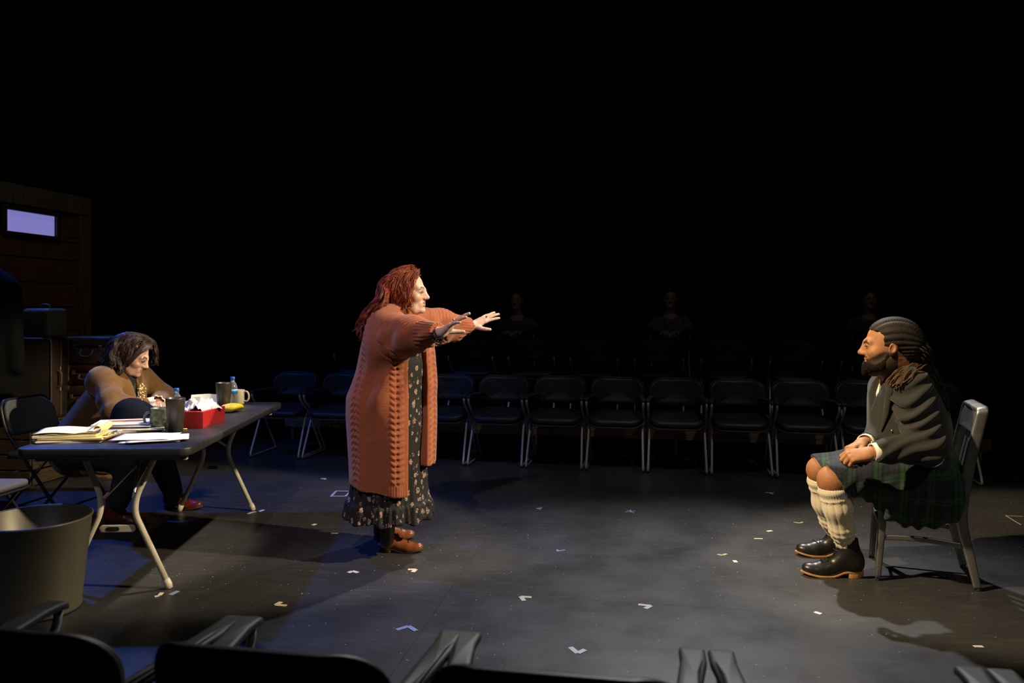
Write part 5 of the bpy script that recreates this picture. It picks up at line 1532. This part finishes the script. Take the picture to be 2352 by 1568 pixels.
cp = [P(2030, 858, 4.14), P(2062, 846, 4.16), P(2090, 846, 4.05), P(2082, 852, 3.93), P(2050, 860, 3.92)]
obj('collar', tube(smoothpath(cp, 6), [.010, .020, .024, .022, .012], 10), M_jack, man, world=True)
for u, v in ((2032, 960), (2044, 988), (1999, 999), (1999, 1012)):
    c = surf_at(jv, u, v); obj('button', xf(sphere(.0085, (0, 0, 0), 10, 6, (1, .7, 1)), mv(*(c + [0, -.003, 0]))), M_brass, man, world=True)
for dr, Mh in ((aN, HN), (aF, HF)):
    ax = nrm(dr[2] - dr[1])
    o = obj('cuff', ring(dr[2] - ax * .02, dr[2] + ax * .024, .046, .043, .005), M_shirt, man, world=True)
# kilt
def tartan():
    m = pm('dark_green_tartan', (.02, .03, .03), .85, sheen=.1)
    N, L = m.node_tree.nodes, m.node_tree.links
    a = N.new('ShaderNodeAttribute'); a.attribute_name = 'uvk'; sp = N.new('ShaderNodeSeparateXYZ'); L.new(a.outputs['Vector'], sp.inputs[0])
    outs = []
    for k in (0, 1):
        dv_ = N.new('ShaderNodeMath'); dv_.operation = 'DIVIDE'; dv_.inputs[1].default_value = .118; L.new(sp.outputs[k], dv_.inputs[0])
        fr = N.new('ShaderNodeMath'); fr.operation = 'FRACT'; L.new(dv_.outputs[0], fr.inputs[0])
        rp = N.new('ShaderNodeValToRGB'); rp.color_ramp.interpolation = 'CONSTANT'; L.new(fr.outputs[0], rp.inputs[0])
        cs = [(0, (.014, .018, .034)), (.12, (.004, .005, .006)), (.17, (.014, .018, .034)), (.28, (.004, .005, .006)), (.40, (.014, .070, .022)), (.50, (.004, .006, .005)), (.54, (.014, .070, .022)), (.68, (.004, .005, .006)), (.80, (.014, .018, .034)), (.88, (.004, .005, .006)), (.93, (.014, .018, .034))]
        e = rp.color_ramp.elements
        while len(e) > 1: e.remove(e[0])
        e[0].position = 0; e[0].color = (*cs[0][1], 1)
        for p_, c_ in cs[1:]: q = e.new(p_); q.color = (*c_, 1)
        outs.append(rp.outputs['Color'])
    mx = N.new('ShaderNodeMix'); mx.data_type = 'RGBA'; mx.inputs['Factor'].default_value = .5
    L.new(outs[0], mx.inputs[6]); L.new(outs[1], mx.inputs[7])
    g = N.new('ShaderNodeBrightContrast'); L.new(mx.outputs[2], g.inputs[0])
    L.new(mx.outputs[2], N['Principled BSDF'].inputs['Base Color'])
    return m
wch = np.array([dch[1], -dch[0], 0]);  wch = wch if wch[1] > 0 else -wch
RK = np.stack([dch, wch, np.array([0, 0, 1.0])], 1)
hangc = NC - wch * .222 + dch * .0 + np.array([0, 0, .435])
hangc = hangc + dch * .040
kfN, kfF = knN + [-.02, 0, .012], knF + [-.02, 0, .012]
kops = [(cap(hipN + [0, 0, .01], kfN, .135, .088), 0), (cap(hipF + [0, 0, .01], kfF, .135, .084), .05), (cap(hipN, hipF, .16, .16), .06), (cap((hipN + hipF) / 2 + [-.02, 0, .02], (kfN + kfF) / 2 + [.06, 0, .01], .13, .075), .07),
        (ell(hangc, (.205, .038, .150), RK), .05), (ell(hangc + dch * .09 + [0, 0, .03], (.17, .042, .10), RK), .04), (ell(hangc - dch * .12 + wch * .02 + [0, 0, .02], (.075, .05, .13), RK), .05)]
def kilt_post(d, X, Y, Z):
    d = np.maximum(d, (1.607 - .62 * (Z - .52) + .10 * (Y - 3.92)) - X)
    lg = [(hipN, knN, .092), (hipF, knF, .09)]
    return d
tv, tq = sdf_mesh(kops, .0062, post=kilt_post)
L_ = (tv - hangc) @ RK
N_ = vnormals(tv, tq)
th_ = np.arctan2(L_[:, 0] - .02, L_[:, 2] + .62)
hang = sstep(.14, .02, L_[:, 2]) * sstep(.10, .03, L_[:, 1])
ple = np.sin((L_[:, 0] + .30 * L_[:, 2] + .8 * L_[:, 2] * L_[:, 0]) / .066 * 6.28 + .8 * np.sin(L_[:, 0] * 30))
tv = tv + N_ * (hang * .0085 * ple * (.5 + .5 * sstep(.05, -.12, L_[:, 2])))[:, None]
tv = tv + N_ * (.007 * wob(tv * [.5, 1, 1], 26, 8))[:, None]
arc = np.where(L_[:, 1] < .03, .03 - L_[:, 1] - L_[:, 2] * .9, 0)
uvk = np.stack([L_[:, 0] + .02 * L_[:, 2], L_[:, 2] * 1.0 - L_[:, 1] * .9 + .03, np.zeros(len(tv))], 1)
klt = obj('kilt', (tv, tq), tartan(), man, world=True, attrs={'uvk': uvk}); klt['label'] = 'dark green and navy tartan kilt hanging over the seat'
M_fur = pm('black_sporran_strap', (.02, .02, .02), .35); 
bp_ = [surf_at(tv, u, v) + [0, -.012, 0] for u, v in ((2118, 1062), (2140, 1066), (2160, 1058), (2166, 1044))]
mb = MB()
for p_ in smoothpath(bp_, 5): mb.add(sphere(.0055, p_, 6, 4))
o = obj('belt_chain', mb.vf(), M_silver, man, world=True); o['kind'] = 'stuff'
# socks
M_sock = pm('cream_wool_sock', (.72, .63, .46), .95, sheen=.3, bump=.4, bscale=300)
for sN, (k_, c_, a2, sc_k) in (('near', (knN, calN, anN, 1.0)), ('far', (knF, calF, anF, .97))):
    s0 = k_ + (c_ - k_) * .22 + np.array([-.006, 0, 0])
    so = chain([s0, c_, c_ + (a2 - c_) * .5, c_ + (a2 - c_) * .97], [.064 * sc_k, .0665 * sc_k, .057 * sc_k, .041 * sc_k], .03)
    axs = nrm(c_ - s0)
    so += [(cap(s0 + axs * .006, s0 + axs * .045, .068 * sc_k, .070 * sc_k), .008)]
    def spost(d, X, Y, Z, s0=s0, axs=axs):
        return np.maximum(d, -((X - s0[0]) * axs[0] + (Y - s0[1]) * axs[1] + (Z - s0[2]) * axs[2]) + .15 * (X - s0[0]))
    v_, q_ = sdf_mesh(so, .0045, post=spost)
    n_ = vnormals(v_, q_); dd, t_, ax_, c0 = seg_dist(v_, [s0, c_, a2])
    r_ = v_ - c0; an_ = np.arctan2(r_[:, 1], r_[:, 0])
    cuffz = sstep(.062, .056, t_)
    rib_ = (1 - cuffz) * .0042 * (np.abs(np.sin(an_ * 6)) ** .6 - .6) + cuffz * (.0012 * np.sin(an_ * 40) + .0035 * np.sin(t_ * 110) + .004)
    v_ = v_ + n_ * rib_[:, None] + n_ * (.0016 * np.sin(t_ * 190 + 2 * np.sin(an_)) * sstep(.17, .25, t_))[:, None]
    o = obj('sock', (v_, q_), M_sock, man, world=True); o['label'] = f'cream ribbed knee sock on the {sN} leg'
M_boot = pm('black_polished_leather', (.014, .013, .012), .36, spec=.5, coat=.08, var=.2, vscale=30)
M_tan = pm('tan_welt_sole', (.46, .23, .085), .55, var=.2, vscale=30)
M_laceK = pm('black_lace', (.03, .03, .03), .5)
shoe(G(1981, 1324), (-.985, .10), .30, .172, (M_boot, M_tan, M_laceK), man, 'boot', .011, .024, 7, lean=-.026)
shoe(G(1958, 1278), (-.985, .12), .30, .172, (M_boot, M_tan, M_laceK), man, 'boot', .011, .024, 7, lean=-.026)
M_beard = pm('dark_beard', (.012, .008, .006), .9, spec=.15, var=.5, vscale=120, bump=.8, bscale=220)
def HTb(p): return HM2[:3, :3] @ (np.array(p) * hs) + HM2[:3, 3]
bo = [(cap(HTb((.084, 0, -.092)), HTb((.096, 0, -.124)), .030, .018), 0), (cap(HTb((.076, .018, -.094)), HTb((.035, .046, -.088)), .025, .021), .02), (cap(HTb((.076, -.018, -.094)), HTb((.035, -.046, -.088)), .025, .021), .02),
      (cap(HTb((.035, .046, -.088)), HTb((.000, .060, -.035)), .021, .010), .015), (cap(HTb((.035, -.046, -.088)), HTb((.000, -.060, -.035)), .021, .010), .015), (ell(HTb((.055, 0, -.105)), (.055, .045, .020), R), .02)]
v_, q_ = sdf_mesh(bo, .004); n_ = vnormals(v_, q_)
v_ = v_ + n_ * (.0016 * wob(v_, 260, 6) + .0014 * wob(v_, 700, 7))[:, None]
o = obj('beard', (v_, q_), M_beard, man, world=True); o['label'] = 'short dark full beard'
# hair: locs drawn back to a tie, hanging down the back
M_hair2 = pm('black_brown_locs', (.021, .015, .011), .7, spec=.3, var=.4, vscale=40, bump=.5, bscale=160)
M_hair2b = pm('bronze_lit_locs', (.13, .060, .020), .6, var=.5, vscale=50, bump=.5, bscale=160)  # bronze light on the shoulder locs is put into their colour
def HT2(p): return HM2[:3, :3] @ (np.array(p) * hs) + HM2[:3, 3]
ops = [(ell(HT2((-.022, 0, .044)), np.array((.107, .084, .089)) * hs, R), 0), (ell(HT2((-.075, 0, .0)), np.array((.060, .065, .08)) * hs, R), .03), (cap(HT2((-.10, 0, 0)), HT2((-.135, 0, -.035)), .055, .035), .03)]
def hc2(d, X, Y, Z):
    lx = ((X - HM2[0, 3]) * R[0, 0] + (Y - HM2[1, 3]) * R[1, 0] + (Z - HM2[2, 3]) * R[2, 0]) / hs[0]
    lz = ((X - HM2[0, 3]) * R[0, 2] + (Y - HM2[1, 3]) * R[1, 2] + (Z - HM2[2, 3]) * R[2, 2]) / hs[2]
    edge = .022 + .055 * sstep(.055, .082, lz) - .055 * sstep(.0, -.04, lz)
    return np.maximum(d, (lx - edge) * hs[0])
v_, q_ = sdf_mesh(ops, .0055, post=hc2)
n_ = vnormals(v_, q_); l_ = (v_ - HM2[:3, 3]) @ R
ang = np.arctan2(l_[:, 2] + .02, l_[:, 1]); 
v_ = v_ + n_ * (.0062 * (np.abs(np.sin(ang * 13 + l_[:, 0] * 6)) - .5) + .0006 * np.sin(l_[:, 0] * 500 + ang * 30))[:, None]
mh = obj('hair', (v_, q_), M_hair2, man, world=True); mh['label'] = 'dark locs drawn back into a long ponytail'
gl = []
for y in np.linspace(-.055, .055, 6):
    gl.append([HT2((-.105, y * .5, .0)), HT2((-.140, y * .8, -.03)), P(2124, 836, 3.98 + y), P(2146, 880, 3.96 + y * 1.3), P(2160, 925, 3.94 + y * 1.4), P(2170, 965, 3.93 + y * 1.2)])
st = strands(gl, 130, .0058, .0040, jit=.010, wave=.004, wl=.12, m=16, seg=6, seed=5, clump=2, stray=0)
mb = MB().add(st)
o = obj('ponytail_locs', mb.vf(), M_hair2, mh, world=True); o['kind'] = 'stuff'
gl = [[P(2104, 826, 3.99), P(2094, 836, 3.91), P(2072, 846, 3.86), P(2052, 862, 3.84), P(2036, 884, 3.85)],
      [P(2110, 832, 3.97), P(2100, 841, 3.87), P(2082, 852, 3.83), P(2062, 872, 3.80), P(2042, 896, 3.81)],
      [P(2114, 838, 3.95), P(2104, 846, 3.85), P(2088, 858, 3.80), P(2070, 876, 3.78), P(2052, 898, 3.78)]]
st = strands(gl, 80, .0042, .0028, jit=.007, wave=.005, wl=.09, m=14, seg=6, seed=6, clump=2, stray=0)
o = obj('shoulder_locs', st, M_hair2b, mh, world=True); o['kind'] = 'stuff'; o['label'] = 'locs with bronze light painted in, falling over the near shoulder'

# ================================================================== the seated woman writing at the table
sbase = np.array([-2.86, 5.08, 0])
R = rotm((math.cos(math.radians(2)) * .90, math.sin(math.radians(2)) * .90, -.40)); hs = np.array([1.0, 1.0, 1.0])
HM3 = headM(R, (329.5, 831), 5.0, hs, -1)
ops, T3 = head_ops(HM3, hs)
shN, shF = P(236, 872, 4.86), P(322, 866, 5.24)
nk1 = (shN + shF) / 2 + np.array([-.01, 0, .05])
ops += [(cap(T3((-.03, 0, -.06)), nk1, .052, .060), .025)]
hv, hq = sdf_mesh(ops, .0032)
SKW = (.66, .40, .29)
hc = head_colors(hv, HM3, hs, SKW, (.40, .14, .12), (.06, .035, .025), blush=(.6, .28, .2))
aN = [shN, P(262, 940, 4.70), P(338, 931, 4.84)]
aF = [shF, P(366, 905, 5.34), P(368, 918, 5.10)]
aF = [shF, P(376, 912, 5.36), P(362, 924, 5.06)]
HN = frame(P(345, 932, 4.86), (.80, .58, -.05), (-.10, -.35, .93))
HF = frame(P(364, 926, 5.06), (.62, -.70, -.12), (.1, .15, .97))
on, _, _ = hand_ops(HN, 1, spread=(6, 1, -4, -9), curl=((30, 34, 20), (34, 36, 24), (40, 40, 26), (44, 44, 28)), thumb=(36, 0, -16), tc=(10, 20), sc=.95)
of, _, _ = hand_ops(HF, -1, spread=(6, 1, -4, -9), curl=((12, 14, 10),) * 4, thumb=(40, 0, -14), tc=(10, 16), sc=.95)
on += [(cap(aN[1], HN[:3, 3], .034, .025), .02)]; of += [(cap(aF[1], HF[:3, 3], .034, .025), .02)]
nv, nq = sdf_mesh(on, .0032); fv, fq = sdf_mesh(of, .0032)
hpN, hpF = P(172, 1028, 4.96), P(196, 1018, 5.24)
kN, kF = P(302, 1058, 4.86), P(362, 1036, 5.26)
nkN, nkF = P(272, 1150, 4.87), P(396, 1128, 5.29)
ops = [(cap(hpN, hpF, .11, .11), 0), (cap((hpN + hpF) / 2, (shN + shF) / 2 + [-.03, 0, -.12], .12, .11), .06), (cap((shN + shF) / 2 + [-.03, 0, -.12], nk1, .11, .05), .05)] + chain(aN, [.055, .042, .032], .04) + chain(aF, [.055, .042, .032], .04) + chain([hpN, kN, nkN], [.085, .062, .04], .03) + chain([hpF, kF, nkF], [.085, .062, .04], .03)
bv, bq = sdf_mesh(ops, .012)
V, Q = joinq((hv, hq), (nv, nq), (fv, fq), (bv, bq))
Cc = np.concatenate([hc, sk(len(nv), SKW), sk(len(fv), SKW), sk(len(bv), SKW)])
wr = obj('person', (V - sbase, Q), M_skinW, loc=sbase, attrs={'col': Cc})
tag(wr, 'dark-haired person in olive brown jacket bent over the table, writing', 'person')
eye_parts(T3, R, 1.0, wr, None, M_eyew, M_irisd, gaze=(1, 0, -.3))
M_jean = pm('dark_navy_trousers', (.020, .028, .034), .85, bump=.15, bscale=400)
ops = chain([hpN, kN, nkN], [.125, .088, .062], .04) + chain([hpF, kF, nkF], [.125, .088, .062], .04) + [(cap(hpN, hpF, .135, .135), .05)]
v_, q_ = sdf_mesh(ops, .008); n_ = vnormals(v_, q_); v_ = folds(v_, n_, 3, .006, 30)
obj('trousers', (v_, q_), M_jean, wr, world=True)
M_olj = pm('olive_brown_wool', (.155, .078, .022), .88, sheen=.25, spec=.2, bump=.3, bscale=380, var=.2, vscale=45)
mid = (hpN + hpF) / 2; ch = (shN + shF) / 2 + np.array([-.035, 0, -.11])
ops = [(cap(mid + [0, 0, -.02], ch, .185, .165, (0, 1, 0), .92), 0), (cap(shN + [-.02, .02, -.02], shF + [-.02, -.02, -.02], .088, .085), .07), (cap(hpN + [.02, 0, -.02], hpN + [.10, -.03, -.13], .12, .05), .05), (cap(ch, nk1 + [-.01, 0, -.01], .14, .065), .05)]
ops += chain(aN, [.085, .074, .048], .05) + chain(aF, [.08, .068, .046], .05)
def ol_post(d, X, Y, Z):
    c = (shN + shF) / 2
    fr = nrm(np.array([.95, -.25, 0])); sd = np.array([-fr[1], fr[0], 0])
    a = (X - c[0]) * fr[0] + (Y - c[1]) * fr[1]; b = (X - c[0]) * sd[0] + (Y - c[1]) * sd[1]
    wedge = np.maximum(np.abs(b + .015) - (.012 + .16 * np.clip(Z - .80, 0, .2)), .035 - a)
    d = np.maximum(d, -np.maximum(wedge, Z - 1.02))
    for dr in (aN, aF):
        ax = nrm(dr[2] - dr[1]); q = dr[2]
        loc_ = (X - q[0]) ** 2 + (Y - q[1]) ** 2 + (Z - q[2]) ** 2 < .09 ** 2
        pl = (X - q[0]) * ax[0] + (Y - q[1]) * ax[1] + (Z - q[2]) * ax[2]
        d = np.where(loc_, np.maximum(d, pl), d)
    return d
v_, q_ = sdf_mesh(ops, .0068, post=ol_post); n_ = vnormals(v_, q_)
dN, tN, _, _ = seg_dist(v_, aN); up_ = sstep(.11, .085, dN)
v_ = v_ + n_ * (up_ * .004 * np.sin(v_[:, 2] * 60 - v_[:, 0] * 50 + wob(v_, 12, 2) * 2.5) * np.exp(-((tN - .22) / .14) ** 2))[:, None]
v_ = folds(v_, n_, 5, .008, 16, (.6, 0, .8))
wj = obj('jacket', (v_, q_), M_olj, wr, world=True); wj['label'] = 'olive brown jacket with beaded embroidery on the lapel'
jvw = v_
M_top = pm('dark_top', (.015, .012, .012), .8)
o = obj('top', sdf_mesh([(cap(ch + [.02, 0, 0], (shN + shF) / 2 + [.012, 0, .0], .135, .085, (0, 1, 0), 1.0), 0)], .012), M_top, wr, world=True)
M_gold = pm('gold_bead', (.75, .55, .25), .2, metal=1); M_pearl = pm('pale_bead', (.75, .70, .62), .15); M_rb = pm('red_bead', (.55, .03, .03), .2); M_yb = pm('yellow_bead', (.7, .55, .05), .25)
mbs = {0: MB(), 1: MB(), 2: MB(), 3: MB()}
r_ = np.random.default_rng(4)
for k in range(46):
    t = r_.random(); u = 331 - 12 * t + r_.normal() * 5.5; vv = 870 + 56 * t
    w_ = 2 if .66 < t < .82 and r_.random() < .6 else (3 if r_.random() < .18 else (1 if r_.random() < .5 else 0))
    mbs[w_].add(sphere(r_.uniform(.0035, .0075), surf_at(jvw, u, vv, 4), 6, 4))
for k_, m_, nm in ((0, M_gold, 'gold_beads'), (1, M_pearl, 'pale_beads'), (2, M_rb, 'red_beads'), (3, M_yb, 'yellow_beads')):
    if mbs[k_].n: o = obj(nm, mbs[k_].vf(), m_, wj, world=True); o['kind'] = 'stuff'
M_wcuff = pm('white_frilled_cuff', (.82, .78, .76), .85)
def frill(a, b, r, seed):
    V, Fc = ring(a, b, r, r * 1.12, .006, 36)
    n = len(V) // 6; k = np.arange(len(V)) % n
    c = (np.asarray(a) + np.asarray(b)) / 2
    return c + (V - c) * (1 + .10 * np.sin(k / n * 2 * math.pi * 9))[:, None], Fc
for dr in (aN, aF):
    ax = nrm(dr[2] - dr[1]); obj('cuff', frill(dr[2] - ax * .015, dr[2] + ax * .035, .043, 1), M_wcuff, wr, world=True)
M_hair3 = pm('dark_brown_wavy_hair', (.060, .032, .026), .42, spec=.45, var=.45, vscale=30, c2=(.022, .012, .010))
def HT3(p): return HM3[:3, :3] @ np.array(p) + HM3[:3, 3]
ops = [(ell(HT3((-.030, 0, .050)), (.108, .092, .092), R), 0), (ell(HT3((-.045, -.050, -.02)), (.068, .048, .10), R), .04), (ell(HT3((-.045, .050, -.02)), (.068, .048, .10), R), .04), (cap(HT3((-.08, -.02, .0)), P(248, 838, 4.98), .075, .055), .05), (cap(HT3((.03, .03, .09)), HT3((.085, .05, .06)), .04, .02), .03)]
def hc3(d, X, Y, Z):
    lx, ly, lz = [(X - HM3[0, 3]) * R[0, i] + (Y - HM3[1, 3]) * R[1, i] + (Z - HM3[2, 3]) * R[2, i] for i in range(3)]
    edge = .036 + .046 * sstep(.045, .095, lz) - .012 * sstep(-.02, -.1, lz) + .012 * sstep(.0, .04, ly) * sstep(.0, .05, lz)
    return np.maximum(d, lx - edge)
v_, q_ = sdf_mesh(ops, .006, post=hc3); n_ = vnormals(v_, q_)
v_ = v_ + n_ * (.006 * wob(v_ * [1, 1, .5], 80, 3))[:, None]
h3 = obj('hair', (v_, q_), M_hair3, wr, world=True); h3['label'] = 'shoulder-length dark wavy hair'
gd = [[HT3((.06, .03, .115)), HT3((.02, -.05, .125)), HT3((.015, -.092, .06)), HT3((.02, -.102, -.02)), HT3((.005, -.095, -.09)), HT3((-.02, -.085, -.13))],
      [HT3((.05, .02, .125)), HT3((-.01, -.05, .132)), HT3((-.035, -.10, .06)), HT3((-.04, -.108, -.02)), P(276, 852, 4.88), P(268, 868, 4.87)],
      [HT3((.03, .02, .135)), HT3((-.05, -.05, .125)), HT3((-.085, -.095, .05)), P(262, 828, 4.88), P(250, 848, 4.86), P(246, 858, 4.86)],
      [HT3((.01, .01, .138)), HT3((-.08, -.03, .11)), P(262, 805, 4.95), P(248, 824, 4.93), P(236, 838, 4.92), P(228, 846, 4.93)],
      [HT3((.01, .04, .135)), HT3((-.08, .03, .11)), P(266, 805, 5.08), P(252, 826, 5.08), P(240, 838, 5.07), P(232, 846, 5.05)]]
st1 = strands(gd, 1900, .0017, .0007, jit=.008, wave=.012, wl=.13, m=26, seg=3, seed=21, clump=17)
gf = [[HT3((.02, .03, .138)), HT3((.075, .04, .120)), HT3((.112, .045, .07)), HT3((.125, .055, .02)), P(362, 838, 5.03)],
      [HT3((.02, .05, .135)), HT3((.065, .065, .11)), HT3((.10, .080, .06)), HT3((.108, .085, .0)), HT3((.10, .085, -.05))],
      [HT3((.01, .06, .125)), HT3((.04, .085, .09)), HT3((.065, .10, .03)), HT3((.065, .10, -.04)), HT3((.05, .095, -.09))]]
gb = [[HT3((.045, .035, .126)), HT3((.080, .015, .110)), HT3((.086, -.030, .088)), HT3((.060, -.078, .050)), HT3((.040, -.096, -.02)), HT3((.025, -.097, -.07))],
      [HT3((.05, .02, .125)), HT3((.05, -.045, .112)), HT3((.055, -.080, .06)), HT3((.040, -.096, .0)), HT3((.025, -.10, -.06))]]
st1 = MB().add(st1).add(strands(gb, 420, .0016, .0007, jit=.004, wave=.005, wl=.12, m=22, seg=3, seed=23, clump=14)).vf()
st2 = strands(gf, 520, .0016, .0007, jit=.006, wave=.009, wl=.10, m=22, seg=3, seed=22, clump=13)
o = obj('hair_strands', MB().add(st1).add(st2).vf(), M_hair3, h3, world=True); o['kind'] = 'stuff'
M_ox = pm('oxblood_boot_leather', (.16, .020, .024), .32, coat=.2, var=.25, vscale=20)
o = shoe(G(243, 1206), (1, -.06), .26, .20, (M_ox, M_solD, M_laceK), wr, 'boot', .012, .02, 7)
o = shoe(G(378, 1168), (1, -.02), .26, .20, (M_ox, M_solD, M_laceK), wr, 'boot', .012, .02, 7)
o = obj('notepaper', xf(page(.216, .279, .06, 44), rot('Z', -60)), M_paper, loc=np.array([(392 - CU) * 4.98 / F, 4.98, tt + .0008])); tag(o, 'white sheet under the writing hands, behind the water bottle', 'paper')

# ================================================================== spectators in the dark
t2 = empty('upper_riser', rloc(3.0, 2.36, 0), 0, 'dark upper seating step at the back of the house', 'platform')
obj('step_deck', xf(box(RL + .4, 2.2, .03, .003, 1), np.block([[Mr[:3, :3], rloc(RL / 2, 3.52, .435)[:, None]], [0, 0, 0, 1]])), M_rdeck, t2, world=True, smooth=False)
obj('step_front', xf(box(RL + .4, .03, .42, .003, 1), np.block([[Mr[:3, :3], rloc(RL / 2, 2.44, .21)[:, None]], [0, 0, 0, 1]])), M_rdeck, t2, world=True, smooth=False)
M_sp1 = pm('patterned_grey_shirt', (.22, .25, .21), .85, var=.7, vscale=34, c2=(.05, .06, .05)); M_sp2 = pm('plain_dark_shirt', (.10, .11, .10), .85); M_spt = pm('spectator_trousers', (.03, .035, .03), .9); M_sph = pm('spectator_hair', (.06, .05, .045), .6)
def spectator(u, v, Y, lean, mat_, label, clab):
    hd = P(u, v, Y); z0 = .45; f = np.array([-rn[0], -rn[1], 0]); side = rr
    seat = np.array([hd[0], hd[1], z0]) - f * (lean + .04)
    o = copy_tree(chair_proto); o.location = seat - f * .0; o.rotation_euler = (0, 0, math.atan2(rr[1], rr[0])); tag(o, clab, 'chair', 'armchairs on the upper step')
    Rm = rotm(f); M_ = np.eye(4); M_[:3, :3] = Rm; M_[:3, 3] = hd
    ops, T_ = head_ops(M_)
    hip = seat + np.array([0, 0, .53]); shc = np.array([hd[0], hd[1], hd[2] - .27]) - f * .05
    A = lambda p, a, b, c: p + f * a + side * b + np.array([0, 0, c])
    ops += [(cap(T_((-.025, 0, -.07)), shc, .052, .06), .025)]
    v1, q1 = sdf_mesh(ops, .006)
    arms = []
    hands = []
    for s in (-1, 1):
        sh = A(shc, 0, s * .17, -.03); el = A(hip, .12, s * .22, .16); wr_ = A(hip, .36, s * .09, .10)
        arms.append([sh, el, wr_])
        Mh = frame(wr_, f - side * s * .5, (0, 0, 1)); ho, _, _ = hand_ops(Mh, s, curl=((20, 25, 15),) * 4); hands += ho + [(cap(el, wr_, .036, .026), .02)]
    v2, q2 = sdf_mesh(hands, .006)
    legs = []
    for s in (-1, 1): legs.append([A(hip, .0, s * .09, -.02), A(hip, .40, s * .11, .0), A(seat, .42, s * .11, .06)])
    bo = [(cap(hip, shc, .12, .11), 0)] + chain(legs[0], [.07, .055, .04], .03) + chain(legs[1], [.07, .055, .04], .03) + chain(arms[0], [.05, .04, .03], .03) + chain(arms[1], [.05, .04, .03], .03)
    for l in legs: bo.append((cap(l[2] - [0, 0, .02], l[2] + f * .17 - [0, 0, .03], .036, .028), .03))
    v3, q3 = sdf_mesh(bo, .014)
    V, Q = joinq((v1, q1), (v2, q2), (v3, q3)); c = np.concatenate([head_colors(v1, M_, np.ones(3), SKW, (.4, .15, .12), (.05, .04, .03)), sk(len(v2), SKW), sk(len(v3), SKW)])
    b = obj('person', (V - seat, Q), M_skinW, loc=seat, attrs={'col': c}); tag(b, label, 'person')
    obj('shirt', sdf_mesh([(cap(hip, A(shc, 0, 0, -.07), .155, .135), 0), (cap(A(shc, 0, -.15, -.03), A(shc, 0, .15, -.03), .075, .075), .06)] + chain(arms[0], [.075, .062, .045], .04) + chain(arms[1], [.075, .062, .045], .04), .012), mat_, b, world=True)
    obj('trousers', sdf_mesh(chain(legs[0], [.10, .078, .055], .03) + chain(legs[1], [.10, .078, .055], .03) + [(cap(A(hip, 0, -.08, 0), A(hip, 0, .08, 0), .12, .12), .04)], .012), M_spt, b, world=True)
    obj('hair', sdf_mesh([(ell(T_((-.022, 0, .05)), (.10, .083, .082), Rm), 0)], .008, post=lambda d, X, Y_, Z: np.maximum(d, (X - hd[0]) * f[0] + (Y_ - hd[1]) * f[1] - .03 - .6 * (Z - hd[2]))), M_sph, b, world=True)
    for l in legs:
        obj('shoe', sdf_mesh([(cap(l[2] - [0, 0, .012], l[2] + f * .18 - [0, 0, .022], .044, .036), 0)], .01, post=lambda d, X, Y_, Z: np.maximum(d, z0 + .002 - Z)), M_shell, b, world=True)
spectator(1187, 690, 10.0, .10, M_sp2, 'dim spectator in the dark to the right of the outstretched hands', 'black armchair under the dim spectator nearest the red-haired woman')
spectator(1540, 686, 9.9, .0, M_sp1, 'dim spectator in mottled shirt in the dark at centre right', 'black armchair under the dim spectator in mottled shirt')
spectator(1998, 688, 9.8, .0, M_sp2, 'dim spectator in the dark behind the seated bearded man', 'black armchair under the spectator behind the bearded man')
